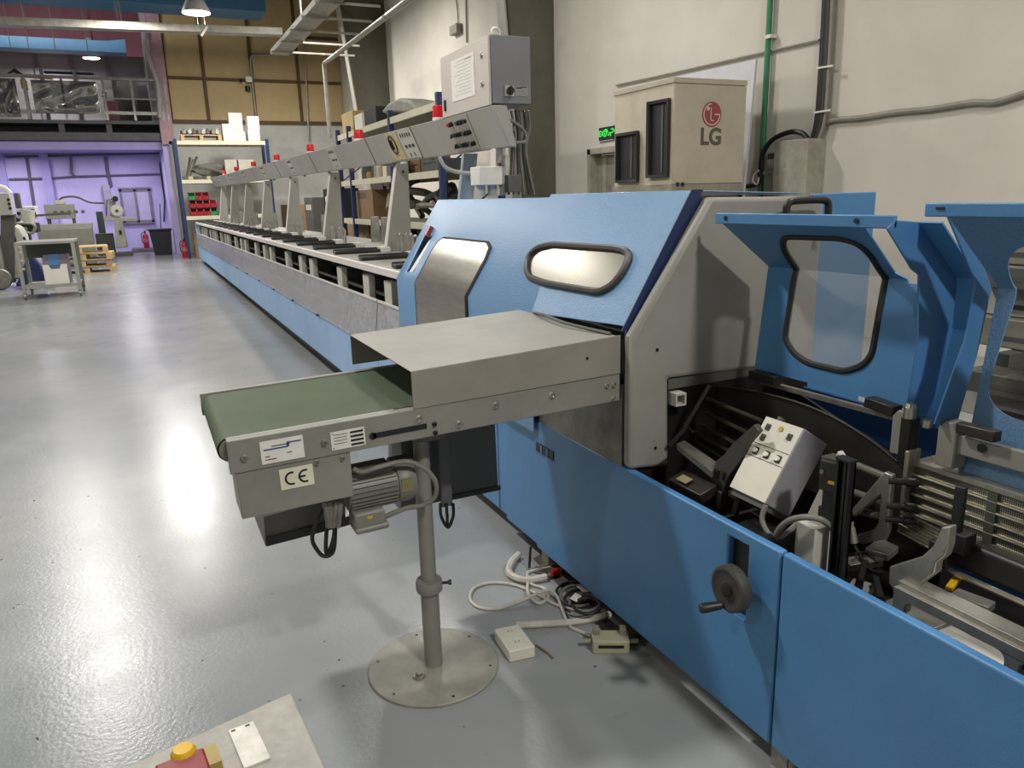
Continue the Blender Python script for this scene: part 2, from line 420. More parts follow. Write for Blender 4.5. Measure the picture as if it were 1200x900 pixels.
# chassis behind the panels and its feet
obj('chassis', MB().box(XF + .12, 2.3, -.9, 2.75, .1, .38).box(XF + .1, 2.3, 2.75, 4.6, .1, 1.05), DARK, B)
for y in (ys - .02, 2.72, 0.2, 4.4):
    obj('foot', MB().box(XF + .02, XF + .06, y - .03, y + .03, 0, .12), GALV, B)
for y in (2.2, 3.4): obj('foot', MB().box(XF + .3, XF + .36, y - .03, y + .03, 0, .12), DARK, B)
# ---- hand wheel
c = ax(852, 691, XF - .07); nd = V((-1, 0, 0))
w = MB().lathe([(.012, -.005), (.06, -.005), (.066, .0), (.068, .012), (.066, .03), (.058, .034), (.05, .03), (.03, .026), (.016, .03), (.012, .036)], c + V((.03, 0, 0)), nd, 40)
hwl = obj('hand_wheel', w, M('dark_grey_plastic', '#3c3a36', rough=.5, var=.06), B)
hc = c + V((-.005, 0.012, -.052))
obj('grip', MB().lathe([(.008, 0), (.012, .003), (.0135, .03), (.015, .055), (.012, .064), (.002, .066)], hc, nd + V((0, .35, -.1)), 18), BLACK, hwl)
obj('hub', MB().lathe([(.02, 0), (.02, .003), (.012, .006)], c + V((-.004, 0, 0)), nd, 20), DARK, hwl)
obj('shaft', MB().cyl(c + V((.03, 0, 0)), c + V((.15, 0, 0.0)), .014), STEEL_DULL, hwl)
sp = MB(); q = V((XF + .015, (ya + yb) / 2, .51)); sp.tube([q + V((.02 * math.cos(t * .8), .012 * math.cos(t * 1.57), .012 * math.sin(t * 1.57))) + V((.004 * t - .01, 0, 0)) for t in range(0, 20)], .003, 6, 3); obj('spring', sp, STEEL_DULL, hwl)

# ---- hood: two bent blue sheets over the body
XT, ZT = 1.708, 1.582
hA = Prof([(XF, .62), (XF, 1.12), (XT, ZT), (2.2, ZT - .012)])
yl, ym, yn, yr_ = 4.6, 3.10, 2.73, 2.095
sA, sB = hA.s[1], hA.s[2]
# slot in the left sheet
sl = [hA.px(*p, seg=1) for p in ((498, 277), (507, 277), (485, 319), (477, 319))]
m = MB(); hA.plate(m, [(yl, 0), (ym - .02, 0), (ym - .02, hA.s[3]), (yl, hA.s[3])], [sl], .004)
hood = obj('hood', m, PAINT_BLUE_SHEEN, B, .003)
m = MB(); m.prism([hA.at(yl - .004, s) for s in (0, sA, sB, hA.s[3])] + [V((2.2, yl - .004, .62))], (0, -.006, 0)); obj('end_plate', m, PAINT_BLUE, hood)
hB = Prof([(XF - .014, .62), (XF - .014, 1.12), (XT - .012, ZT + .014), (2.2, ZT - .006)])
m = MB(); cut = hB.s[1]
hB.plate(m, [(ym, 0), (yn, 0), (yn, cut + .012), (yr_, cut + .05), (yr_, hB.s[3]), (ym, hB.s[3])], [], .004)
hood2 = obj('hood', m, PAINT_BLUE_SHEEN, B, .003)
# white ruler and red lever in the slot
a, b_ = hA.px(480, 316, 1), hA.px(503, 280, 1)
obj('scale_strip', MB().plate([(a[0] + .02, a[1] - .02), (a[0] - .035, a[1] - .02), (b_[0] - .035, b_[1]), (b_[0] + .02, b_[1])], [], lambda y, t: hA.at(y, t, -.012), .002), WHITE_PL, hood)
p = hA.px(505, 273, 1); q = hA.at(*p); n = V((-.84, 0, .54))
lv = MB().obox(q + n * .015, (.07, .045, .03), (.54, .2, .84), (0, 1, 0), n).cyl(q, q + n * .03, .018); obj('lever', lv, M('dark_red_plastic', '#7d1f1c', rough=.4), hood)
# bent steel door on the left sheet
def P1(px, py): return hA.px(px, py)
o = [P1(490, 385), P1(488, 333), P1(503, 297), P1(514, 284), P1(521, 280), P1(570, 282), P1(578, 287), P1(575, 298), P1(552, 338)]
o[1] = (o[1][0], sA); yd0, yd1 = hA.px(489, 333)[0], hA.px(549, 346)[0]
t0 = P1(520, 280)[1]
out = [(yd0, .20), (yd0, sA), (yd0, t0 - .09)] + [(yd0 - .02, t0 - .03), (yd0 - .07, t0)] + [(yd1 + .08, t0), (yd1 + .02, t0 - .025), (yd1, t0 - .09), (yd1, sA), (yd1, .20)]
m = MB(); hA.plate(m, out, [], .012, .016); dr = obj('steel_door', m, STEEL, hood, .004)
seal = [hA.at(y, s, .006) for y, s in out]
m = MB(); m.tube(seal, .012, 8, 0); obj('rubber_seal', m, RUBBER, hood)
# window in the right sheet
o = [hB.px(*p, seg=1) for p in ((622, 301), (632, 292), (648, 288), (725, 293), (738, 297), (740, 306), (730, 325), (718, 338), (704, 344), (640, 333), (622, 326), (619, 316))]
o = round_poly(o, .05, 4)
m = MB(); hB.plate(m, o, [], .006, .008)
wn = obj('window_pane', m, M('mirror_polycarbonate', '#6a665a', rough=.24, metal=.6, var=.08, scale=3), hood2)
m = MB(); m.tube([hB.at(y, s, .012) for y, s in o], .014, 8, 0, closed=True); obj('window_seal', m, M('window_rubber', '#3f3c38', rough=.5, var=.05), hood2)
# dark opening under the right sheet
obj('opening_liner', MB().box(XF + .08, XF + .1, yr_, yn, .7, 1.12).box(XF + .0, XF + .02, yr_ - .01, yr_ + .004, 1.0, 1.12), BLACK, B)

# ---- grey end cover
yg = 2.04
pts = [(XF, 1.135), (XF, .672), (1.575, .655), (1.565, .975), (2.24, .955), (2.24, 1.566), (XT + .012, 1.576)]
m = MB(); m.prism([(x, yg, z) for x, z in pts], (0, .05, 0))
gc = obj('end_cover', m, GREY_PAINT, B, .016, 3)
for (u, v) in ((770, 410), (768, 525)):
    q = ay(u, v, yg); m = MB(); m.cyl(q + V((0, -.002, 0)), q + V((0, .004, 0)), .006); obj('screw', m, BLACK, gc)
# grey lower sheet under the hood end and the blue seam panel
obj('steel_skirt', MB().box(XF + .004, XF + .016, 2.1, 2.72, Z1 - .02, .96), STEEL_DULL, B)
obj('seam_strip', MB().plate([(XF + .01, 1.15), (XT + .02, ZT + .02), (XT - .03, ZT + .02), (XF - .008, 1.15)], [], lambda x, z: V((x, yr_ - .003, z)), .004), NAVY, B)
obj('bulkhead', MB().prism([(XF + .012, 2.0921, .69), (XF + .006, 2.0921, 1.138), (XT + .006, 2.0921, ZT - .006), (2.19, 2.0921, ZT - .022), (2.2, 2.0921, .97), (1.6, 2.0921, .97), (1.6, 2.0921, .69)], (0, .002, 0)), NAVY, B)
m = MB(); m.box(1.57, 2.2, 2.05, 2.09, .935, .97); obj('under_bar', m, GREY_DARK, B)
# black lifting handle on the grey cover
m = MB(); zb_ = 1.50
h0, h1 = ay(921, 256, yg - .06), ay(970, 256, yg - .06); ht = ay(945, 235, yg - .06).z
m.tube([h0 + V((0, .0, -.05)), V((h0.x, h0.y, ht - .035)), V((h0.x + .006, h0.y, ht - .01)), V((h0.x + .035, h0.y, ht)), V((h1.x - .035, h0.y, ht)), V((h1.x - .006, h0.y, ht - .01)), V((h1.x, h0.y, ht - .035)), h1 + V((0, 0, -.05))], .013, 10, 4)
obj('lift_handle', m, BLACK, B)
# blue rear panel behind the covers
obj('rear_panel', MB().box(2.25, 2.58, 2.1, 2.12, .7, 1.575), PAINT_BLUE, B, .004)
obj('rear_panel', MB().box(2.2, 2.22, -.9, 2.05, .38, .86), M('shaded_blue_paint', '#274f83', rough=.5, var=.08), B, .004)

# ---- raised guard cover (1) with window
g1 = Prof([(1.862, .992), (1.90, 1.343), (1.682, 1.502), (1.676, 1.525)][::-1])
yL, yR = 1.95, 1.31
s1, s2 = g1.s[1], g1.s[2]; sE = g1.s[3]
yn1 = g1.px(1015, 268, 1)[0]; yn2 = g1.px(1046, 317, 1)[0]
win = [(918, 277), (985, 279), (1006, 285), (1020, 298), (1034, 321), (1022, 415), (1012, 428), (990, 436), (945, 425), (928, 412), (920, 397), (921, 385), (932, 315), (917, 291)]
wl = round_poly([g1.px(*p) for p in win], .045, 4)
outer = [(yL, 0), (yR, 0), (yR, s1), (yn1, s1 + .01), (yn2, s2 - .03), (yn2 - .03, s2 + .01), (yR, s2 + .01), (yR, sE), (yL, sE)]
m = MB(); g1.plate(m, outer, [wl], .004)
gd = obj('guard_cover', m, PAINT_BLUE, B, .002)
m = MB(); g1.plate(m, wl, [], .003)
obj('window_pane', m, M('clear_scratched_plastic', '#b9bcb8', rough=.3, var=.05, alpha=.28), gd)
m = MB(); m.tube([g1.at(y, s, .002) for y, s in wl], .011, 8, 0, closed=True); obj('window_seal', m, RUBBER, gd)
# lip strip along the top
obj('lip', MB().box(1.668, 1.68, yR - .01, yL + .005, 1.494, 1.527), PAINT_BLUE, gd, .003)
for y in (yL - .045, yR + .1): m = MB(); m.cyl((1.664, y, 1.512), (1.67, y, 1.512), .007); obj('screw', m, BLACK, gd)
# open end frame at the right
def gx(px, py, y=1.30): q = ay(px, py, y); return (q.x, q.z)
fr_o = [gx(*p) for p in ((1046, 262), (1050, 258), (1078, 260), (1122, 325), (1117, 385), (1090, 500), (1060, 492), (1077, 395), (1077, 322), (1069, 316), (1040, 268))]
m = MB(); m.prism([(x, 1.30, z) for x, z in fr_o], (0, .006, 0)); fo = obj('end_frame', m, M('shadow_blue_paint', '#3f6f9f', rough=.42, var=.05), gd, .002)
m = MB(); ed = [V((x, 1.30, z)) for x, z in fr_o[2:6]]
for p, q in zip(ed, ed[1:]): m.bar(p + V((0, -.03, 0)), q + V((0, -.03, 0)), .06, .005, (0, 0, 1) if abs((q - p).x) > abs((q - p).z) else (1, 0, 0))
obj('edge_flange', m, PAINT_BLUE, gd)
q = g1.px(1080, 357); q = ax(1081, 357, 1.88); obj('hinge_tab', MB().box(q.x - .02, q.x - .012, q.y - .012, q.y + .012, q.z - .035, q.z + .035), PAINT_BLUE, gd)
# ---- raised guard cover (2), nearer, with an open window hole
g2 = Prof([(1.668, 1.552), (1.674, 1.53), (1.90, 1.345), (1.855, .94), (1.82, .86)])
yL2 = 1.17; f2 = ax(1088, 245, 1.674).y
hole = [(1250, 283), (1205, 287), (1190, 293), (1181, 305), (1181, 318), (1187, 335), (1190, 348), (1178, 385), (1158, 450), (1158, 463), (1164, 475), (1176, 485), (1200, 496), (1250, 510)]
hl = [g2.px(*p) for p in hole]
hl = [(max(y, .78), s) for y, s in hl]
m = MB(); g2.plate(m, [(yL2, 0), (.30, 0), (.30, g2.s[4]), (yL2, g2.s[4])], [round_poly(hl, .03, 3)], .004)
gd2 = obj('guard_cover', m, PAINT_BLUE_SHEEN, B, .002)
obj('lip', MB().box(1.66, 1.672, .3, f2, 1.525, 1.556), PAINT_BLUE, gd2, .003)
obj('latch_hole', MB().box(1.657, 1.661, f2 - .05, f2 - .03, 1.541, 1.547), BLACK, gd2)
lp = [gx(*p, y=1.2) for p in ((1108, 252), (1141, 331), (1128, 400), (1093, 497), (1118, 500), (1143, 415), (1160, 338), (1133, 262))]
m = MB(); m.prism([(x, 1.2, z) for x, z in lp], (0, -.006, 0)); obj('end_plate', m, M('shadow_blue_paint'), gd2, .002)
# ---- hinge bar, blocks along the rear of the trough
m = MB(); m.bar(ax(893, 447, 1.86), ax(1052, 490, 1.86), .02, .014); obj('hinge_bar', m, STEEL_DULL, B)
for pts_ in (((882, 438), (912, 446)), ((1018, 470), (1052, 482))):
    a, b_ = ax(*pts_[0], 1.84), ax(*pts_[1], 1.84); m = MB(); m.bar(a, b_, .04, .03); obj('hinge', m, BLACK, B, .003)
# ================================================================ the open trough with its mechanism
def strip(name, mat, p0, p1, w, h, up=(0, 0, 1), par=None, bev=0):
    return obj(name, MB().bar(p0, p1, w, h, up), mat, par or B, bev)
obj('trough_floor', MB().box(XF + .06, 2.19, -.9, 2.04, .36, .40), DARK, B)
obj('dark_backing', MB().box(1.46, 2.24, 2.06, 2.07, .4, .95), DARK, B)  # black sheet added so the trough interior reads as deep shade
obj('rear_curtain', MB().plate([(2.05, .40), (2.05, .93), (1.9, .9), (1.55, .80), (1.36, .74), (1.3, .62), (1.3, .40)], [], lambda y, z: V((2.02, y, z)), .01), DARK, B)
# big dark curved guide sheet
gp = [(835, 452), (880, 458), (930, 470), (975, 488), (1015, 512), (1045, 535), (1068, 557), (1067, 585), (1064, 607), (1030, 606), (980, 590), (930, 565), (880, 530), (840, 500)]
m = MB(); m.prism([ax(*p, 1.80) for p in gp], (.012, 0, 0)); gs = obj('guide_sheet', m, M('black_guide_sheet', '#2a2621', rough=.45, var=.2, scale=8), B)
m = MB(); m.tube([ax(*p, 1.795) for p in gp[:8]], .004, 6, 3); obj('sheet_edge', m, DARK_BROWN, gs)
# fan of slender rods
for k, (a, b_) in enumerate((((828, 467), (892, 493)), ((828, 484), (880, 509)), ((822, 498), (866, 522)), ((812, 505), (862, 533)), ((806, 512), (846, 536)), ((786, 496), (806, 512)), ((786, 490), (812, 506)))):
    m = MB(); m.tube([ax(*a, 1.70), ax(*b_, 1.62)], .007 if k < 4 else .004, 8, 0); obj('rod', m, M('dark_rod', '#4a463f', rough=.35, metal=.6), B)
m = MB(); m.bar(ax(831, 452, 1.66), ax(800, 505, 1.60), .018, .012); m.bar(ax(803, 502, 1.6), ax(784, 522, 1.56), .016, .012); obj('rod_support', m, DARK_BROWN, B)
# square tube end
c = ax(794, 467, 1.60); y = c.y; s_ = .022
m = MB(); m.plate([(-s_, -s_), (s_, -s_), (s_, s_), (-s_, s_)], [[(-s_ + .006, -s_ + .006), (s_ - .006, -s_ + .006), (s_ - .006, s_ - .006), (-s_ + .006, s_ - .006)]], lambda u, v: V((c.x + u, y - .02, c.z + v)), 0)
r = bmesh.ops.extrude_face_region(m.bm, geom=m.bm.faces[:]); bmesh.ops.translate(m.bm, vec=(0, .14, 0), verts=[v for v in r['geom'] if isinstance(v, bmesh.types.BMVert)])
obj('square_tube', m, GREY_LIGHT, B)
# ledge and small box under the rods
m = MB(); m.prism([ax(793, 520, 1.52), ax(802, 516, 1.58), ax(842, 543, 1.58), ax(834, 553, 1.52)], (0, 0, -.02)); obj('ledge', m, GREY_DARK, B)
q = ax(812, 570, 1.50); m = MB(); m.obox(q, (.07, .16, .035), (.9, 0, .3), (0, 1, 0), (-.3, 0, .9)); sb = obj('sensor_box', m, DARK_BROWN, B, .003)
m = MB(); m.obox(q + V((-.02, .02, .022)), (.03, .05, .003), (.9, 0, .3), (0, 1, 0), (-.3, 0, .9)); obj('label_plate', m, M('olive_label', '#7d7650', rough=.6), sb)
# cast arm behind the console
arm = [(884, 497), (858, 520), (848, 533), (838, 541), (834, 556), (833, 594), (842, 597), (846, 582), (853, 560), (864, 545), (870, 535), (874, 523), (889, 506)]
m = MB(); m.prism([ax(*p, 1.545) for p in arm], (.02, 0, 0)); ar = obj('cast_arm', m, M('dark_casting', '#55524a', rough=.45, metal=.4, var=.15), B, .003)
m = MB()
for (u, v) in ((842, 556), (849, 558)): m.bar(ax(u, v - 5, 1.543), ax(u - 2, v + 4, 1.543), .008, .006, (1, 0, 0))
obj('slot', m, BLACK, ar)
m = MB(); m.bar(ax(856, 577, 1.52), ax(866, 583, 1.52), .02, .02); m.bar(ax(866, 583, 1.52), ax(861, 603, 1.52), .014, .02); m.bar(ax(845, 576, 1.52), ax(842, 600, 1.52), .012, .02); obj('small_bracket', m, DARK_BROWN, B, .002)
# ---- tilted control console
bl = ax(855, 571, 1.50); br = apl(897, 590, bl, V((1, 0, 0))); yA, yB_ = bl.y, br.y
tl = ay(899, 487, yA); tr = ay(943, 502, yB_)
fd = (tl - bl); fd.y = 0; fd.normalize(); nb = V((fd.z, 0, -fd.x)); Lf = ((tl - bl).dot(fd) + (tr - br).dot(fd)) / 2; dep = .115
c0 = V((bl.x, (yA + yB_) / 2, bl.z)); Wd = yA - yB_
m = MB(); m.obox(c0 + fd * Lf / 2 + nb * dep / 2, (Wd, Lf, dep), (0, -1, 0), fd, nb)
cs = obj('control_console', m, M('console_side_grey', '#8b8990', rough=.4, var=.08, scale=14), B, .004)
m = MB(); m.obox(c0 + fd * Lf / 2 - nb * .002, (Wd * .97, Lf * .98, .004), (0, -1, 0), fd, nb); fp = obj('face_plate', m, M('console_face', '#cfccbd', rough=.4, var=.05, scale=9), cs)
def con(u, v, off=-.006): return c0 + V((0, Wd / 2 - u * Wd, 0)) + fd * (Lf * (1 - v)) + nb * off
for v in (.36, .53): m = MB(); m.obox(con(.5, v, -.0045), (Wd * .95, .0015, .001), (0, -1, 0), fd, nb); obj('dividing_line', m, PRINT, cs)
for (u, v) in ((.2, .13), (.2, .27), (.8, .16)):
    m = MB(); m.obox(con(u, v, -.006), (.016, .02, .006), (0, -1, 0), fd, nb); k = obj('push_button', m, M('button_grey', '#3d3d3a', rough=.4), cs, .0015)
    m = MB(); m.cyl(con(u, v, -.008), con(u, v, -.011), .005, seg=14); obj('button_cap', m, BLACK, k)
for u in (.2, .5, .8):
    m = MB(); m.obox(con(u, .455, -.006), (.019, .023, .004), (0, -1, 0), fd, nb); k = obj('push_button', m, BLACK, cs, .0015)
    m = MB(); m.cyl(con(u, .455, -.007), con(u, .455, -.014), .0075, seg=16); obj('button_cap', m, WHITE_PL, k)
m = MB(); m.cyl(con(.52, .1, -.003), con(.52, .1, -.007), .008, seg=14); obj('key_switch', m, M('brass', '#b39b3f', rough=.35, metal=.7), cs)
m = MB(); m.lathe([(.007, -.0005), (.007, .0008)], con(.5, .3, -.004), -nb, 16); obj('blank_plug', m, M('console_face'), cs)
m = MB(); m.cyl(con(.25, -.005, .02), con(.25, -.05, .02), .012, seg=14); obj('cap_nut', m, GREY_DARK, cs)
m = MB(); m.obox(c0 - fd * .008 + nb * .06, (Wd * .9, .016, .1), (0, -1, 0), fd, nb); obj('base_flange', m, GREY_DARK, cs)
# stand of the console
sx = 1.55; q0 = ax(952, 636, sx)
m = MB(); m.prism([V((sx + .03, q.y, q.z)) for q in (ax(975, 530, 1.56), ax(925, 612, 1.52), ax(932, 655, 1.52), ax(962, 660, 1.52), ax(968, 600, 1.52), ax(985, 545, 1.56))], (.02, 0, 0)); obj('console_stand', m, GREY_LIGHT, B, .003)
m = MB(); m.box(sx - .03, sx + .03, q0.y - .035, q0.y + .035, .4, q0.z + .06); obj('stand_post', m, GREY_LIGHT, B, .004)
# conduits
m = MB(); m.tube([ax(897, 592, 1.5), ax(893, 608, 1.49), ax(900, 624, 1.49), ax(912, 630, 1.5), ax(925, 622, 1.51), ax(935, 612, 1.53)], .0075, 10); obj('conduit', m, CABLE_G, B)
m = MB(); m.tube([ax(906, 640, 1.5), ax(912, 622, 1.49), ax(925, 610, 1.49), ax(945, 606, 1.5), ax(962, 609, 1.52), ax(972, 616, 1.55)], .0085, 10); obj('conduit', m, CABLE_G, B)
# ---- black vertical rail with sensor head
xr = 1.56; a, b_ = ax(992, 540, xr), ax(984, 690, xr); b_ = V((a.x, a.y, .40))
m = MB(); 
for dy in (-.018, .0, .018): m.box(xr - .012 if dy else xr - .004, xr + .012, a.y + dy - .004, a.y + dy + .004, .40, a.z)
m.box(xr + .004, xr + .012, a.y - .022, a.y + .022, .40, a.z); m.box(xr - .014, xr + .014, a.y - .024, a.y + .024, a.z, a.z + .008)
rl = obj('slide_rail', m, BLACK, B, .001)
q = ax(976, 556, 1.575); m = MB(); m.obox(q, (.05, .052, .085), (1, .25, 0), (-.25, 1, 0), (0, 0, 1)); hd = obj('sensor_head', m, RUBBER, B, .004)
m = MB()
for k in range(4): m.obox(q + V((-.012 + k * .012, 0, .045)), (.006, .05, .008), (1, .25, 0), (-.25, 1, 0))
obj('terminal_strip', m, GREY_DARK, hd)
m = MB(); m.obox(q + V((-.026, -.02, -.012)), (.004, .018, .008), (1, .25, 0), (-.25, 1, 0)); obj('warning_dot', m, YELLOW, hd)
m = MB(); m.cyl(q + V((-.025, .01, .01)), q + V((-.033, .01, .01)), .006, seg=12); obj('dial', m, STEEL_DULL, hd)
m = MB(); m.obox(ax(974, 592, 1.58), (.03, .04, .12)); m.obox(ax(966, 625, 1.58), (.03, .03, .16)); obj('sensor_bracket', m, DARK, B, .003)
# ---- open cast bracket with studs
xb_ = 1.66
def bx(px, py): return ax(px, py, xb_)
ring_o = [(1036, 553), (1045, 557), (1043, 575), (1040, 622), (1036, 632), (1010, 638), (1002, 634), (1004, 627), (1024, 620), (1029, 612), (1032, 580), (1000, 606), (997, 598)]
m = MB(); m.prism([bx(*p) for p in ring_o], (.018, 0, 0)); kb = obj('cast_bracket', m, ALU, B, .003)
for (u, v) in ((1041, 563), (1039, 592), (1038, 608)):
    q = bx(u, v); m = MB(); m.cyl(q, q + V((.05, -.05, 0)), .009, seg=12); m.cyl(q + V((.03, -.03, 0)), q + V((.045, -.045, 0)), .013, seg=12); obj('stud', m, DARK_BROWN, kb)
for (p, q) in (((1004, 545), (1040, 562)), ((1002, 577), (1032, 590)), ((1003, 598), (1030, 606))):
    m = MB(); m.cyl(ax(*p, 1.70), bx(*q) + V((.01, 0, 0)), .010, seg=10); obj('tie_rod', m, STEEL_DULL, B)
m = MB(); m.cyl(ax(998, 618, 1.60), ax(1000, 636, 1.6), .009, .012, 12); m.cyl(ax(998, 612, 1.60), ax(998, 619, 1.6), .006, seg=10); obj('clamp_lever', m, ALU, B)
# ---- ribbed and perforated sheet-metal guide
xg = 1.80
def gz(px, py): return ax(px, py, xg)
tl_, bl_ = gz(1073, 544), gz(1066, 600); y0 = (tl_.y + bl_.y) / 2; y1 = .55; zt, zb2 = tl_.z, bl_.z
zt1, zb1 = zt + .02, zb2 + .005
perf = bpy.data.materials.new('perforated_sheet'); perf.use_nodes = True; nt = perf.node_tree; pb = nt.nodes['Principled BSDF']; pb.inputs['Metallic'].default_value = .75; pb.inputs['Roughness'].default_value = .38
tcn = nt.nodes.new('ShaderNodeTexCoord'); vn = nt.nodes.new('ShaderNodeTexVoronoi'); vn.inputs['Scale'].default_value = 190; vn.inputs['Randomness'].default_value = 0; rn = nt.nodes.new('ShaderNodeValToRGB')
nt.links.new(tcn.outputs['Object'], vn.inputs['Vector']); nt.links.new(vn.outputs['Distance'], rn.inputs['Fac']); nt.links.new(rn.outputs['Color'], pb.inputs['Base Color'])
rn.color_ramp.elements[0].position = .3; rn.color_ramp.elements[0].color = (.02, .02, .015, 1); rn.color_ramp.elements[1].position = .42; rn.color_ramp.elements[1].color = (*lin('#b5b1a2'), 1)
nr = 5
yp = gz(1140, 575).y
m = MB(); m.box(xg, xg + .006, yp, y0, zb2, zt); pg = obj('ribbed_guide', m, M('guide_steel', '#8d897b', rough=.35, metal=.8, var=.15), B)
m = MB(); m.box(xg, xg + .006, y1, yp, zb2, zt); obj('perforated_guide', m, perf, B)
for k in range(nr + 1):
    z = zb2 + (zt - zb2) * k / nr; m = MB(); m.cyl((xg - .003, y0, z), (xg - .003, y1, z), .0055, seg=8); obj('rib', m, M('bright_rib', '#c2bead', rough=.25, metal=.85, var=.05), pg)
m = MB(); m.box(xg - .03, xg + .02, y0, y0 + .012, zb2 - .03, zt + .04); obj('guide_end_plate', m, ALU, B, .002)
yk = gz(1165, 585).y; m = MB(); m.box(xg - .008, xg - .002, yk - .012, yk + .012, zb2 - .01, zt); obj('guide_strap', m, GREY_DARK, B)
m = MB(); m.box(xg - .01, xg + .1, y1, y0, zt + .0, zt + .012); obj('guide_top', m, ALU, B)
m = MB(); m.prism([ax(1056, 600, 1.74), ax(1102, 622, 1.74), ax(1095, 645, 1.72), ax(1052, 622, 1.72)], (.006, 0, 0)); wv = obj('curved_chute', m, M('guide_steel'), B)
for k in range(4):
    t = k / 3; a = ax(1056, 600, 1.738).lerp(ax(1052, 622, 1.718), t); b_ = ax(1102, 622, 1.738).lerp(ax(1095, 645, 1.718), t); m = MB(); m.cyl(a, b_, .004, seg=6); obj('chute_rib', m, M('bright_rib'), wv)
# posts at the hinge line
def hexblk(px0, py0, px1, py1, x, w=.06, d=.05):
    a, b_ = ax(px0, py0, x), ax(px1, py1, x); yc = (a.y + b_.y) / 2
    return MB().prism([(x, yc - w / 2, b_.z), (x, yc + w / 2, b_.z), (x, yc + w / 2, a.z - .02), (x, yc + w / 2 - .015, a.z), (x, yc - w / 2 + .015, a.z), (x, yc - w / 2, a.z - .02)], (d, 0, 0))
obj('hinge_post', hexblk(1051, 480, 1056, 535, 1.80, .05), GREY_PAINT, B, .004)
obj('hinge_post', hexblk(1109, 494, 1107, 548, 1.78, .05), GREY_PAINT, B, .004)
q = ax(1067, 477, 1.79); m = MB(); m.cyl(q, q + V((0, 0, -.03)), .016, seg=14); m.lathe([(.016, 0), (.012, .01), (.003, .014)], q, (0, 0, 1), 14); obj('pivot_pin', m, STEEL, B)
m = MB(); m.box(1.78, 1.82, q.y - .012, q.y + .018, q.z - .16, q.z - .03); obj('damper', m, DARK, B, .003)
q = ax(1087, 492, 1.79); m = MB(); m.cyl(q, q + V((0, 0, -.02)), .012, seg=14); obj('pivot_pin', m, STEEL, B)
m = MB(); m.bar(ax(1124, 500, 1.78), ax(1170, 512, 1.78), .03, .028); obj('stop_bar', m, DARK_BROWN, B, .004)
m = MB(); m.bar(ax(1124, 520, 1.80), ax(1215, 545, 1.80), .02, .05); rb = obj('rear_rail', m, GREY_PAINT, B, .003)
q = ax(1151, 525, 1.787); m = MB(); m.cyl(q, q + V((-.004, 0, 0)), .011, seg=14); obj('rail_hole', m, BLACK, rb)
for (u, v) in ((1185, 555), (1190, 562)): m = MB(); m.bar(ax(u - 22, v - 8, 1.9), ax(u + 40, v + 12, 1.9), .05, .03); obj('pale_strip', m, M('pale_olive_metal', '#8f8e77', rough=.5), B)
# ---- cast arm and lay rail in front
xa_ = 1.56
arm2 = [(1042, 664), (1080, 652), (1093, 640), (1103, 618), (1112, 617), (1110, 640), (1106, 652), (1096, 660), (1094, 672), (1080, 682), (1062, 700), (1058, 720), (1048, 716), (1046, 690), (1041, 684)]
m = MB(); m.prism([ax(*p, xa_) for p in arm2], (.03, 0, 0)); obj('lay_arm', m, ALU, B, .004)
yy0 = ax(1060, 690, 1.57).y; zz = ax(1080, 692, 1.57).z
m = MB(); L_ = yy0 + .6
m.plate([(yy0, zz), (yy0, zz - .10), (-.6, zz - .10), (-.6, zz)], [rrect(yy0 - .27, yy0 - .03, zz - .085, zz - .025, .02), rrect(yy0 - .57, yy0 - .30, zz - .085, zz - .025, .02), rrect(yy0 - .9, yy0 - .6, zz - .085, zz - .025, .02)], lambda y, z: V((1.545, y, z)), .014)
m.box(1.545, 1.60, -.6, yy0, zz - .004, zz + .012); obj('lay_rail', m, ALU, B, .002)
q = ax(1126, 570, 1.66); q2 = ax(1122, 632, 1.66); m = MB(); m.box(1.655, 1.672, q.y - .012, q.y + .012, q2.z, q.z); sr = obj('side_stop', m, BLACK, B, .003)
m = MB(); m.box(1.645, 1.69, q.y - .035, q.y + .03, q2.z - .03, q2.z + .02); m.box(1.64, 1.69, q.y - .0, q.y + .05, q2.z - .08, q2.z - .02); obj('stop_clamp', m, DARK, sr, .003)
m = MB(); m.bar(ax(1115, 640, 1.70), V((1.70, -.5, ax(1115, 640, 1.7).z + .0)), .05, .075); obj('roller_beam', m, M('black_roller', '#22211f', rough=.4), B, .012)
m = MB(); m.cyl(ax(1112, 668, 1.66), V((1.66, -.5, ax(1112, 668, 1.66).z)), .008, seg=8); obj('bright_rod', m, STEEL, B)
q = ax(1112, 690, 1.62); m = MB(); m.bar(q, q + V((.07, .02, .012)), .016, .008); obj('yellow_strip', m, YELLOW, B)
# plates on the trough floor
for (u, v, w_, d_, z, rz, mt) in ((1035, 640, .1, .07, .50, .3, ALU), (1010, 655, .12, .05, .48, -.2, STEEL_DULL), (1045, 625, .05, .09, .52, .1, ALU), (1062, 640, .05, .12, .47, .5, GREY_PAINT), (1085, 712, .16, .16, .45, 0, ALU), (1130, 735, .16, .3, .44, 0, WHITE_PL), (1010, 672, .2, .018, .5, .6, DARK_BROWN), (1030, 690, .16, .02, .49, .8, DARK), (1140, 700, .05, .1, .47, .2, STEEL_DULL), (1005, 690, .12, .06, .46, .4, GREY_LIGHT)):
    q = az(u, v, z); m = MB(); m.rbox((q.x, q.y, z - .012), (w_, d_, .024), rz); obj('mount_plate', m, mt, B, .003)
for pts_ in (((1002, 640), (1010, 655), (1020, 668), (1035, 672)), ((1000, 650), (1015, 648), (1028, 660)), ((880, 600), (900, 615), (905, 640)), ((1060, 620), (1075, 640), (1070, 655)), ((950, 640), (965, 632), (985, 640))):
    m = MB(); m.tube([az(*p, .50 - .012 * i) for i, p in enumerate(pts_)], .005, 8); obj('hose', m, CABLE_K, B)
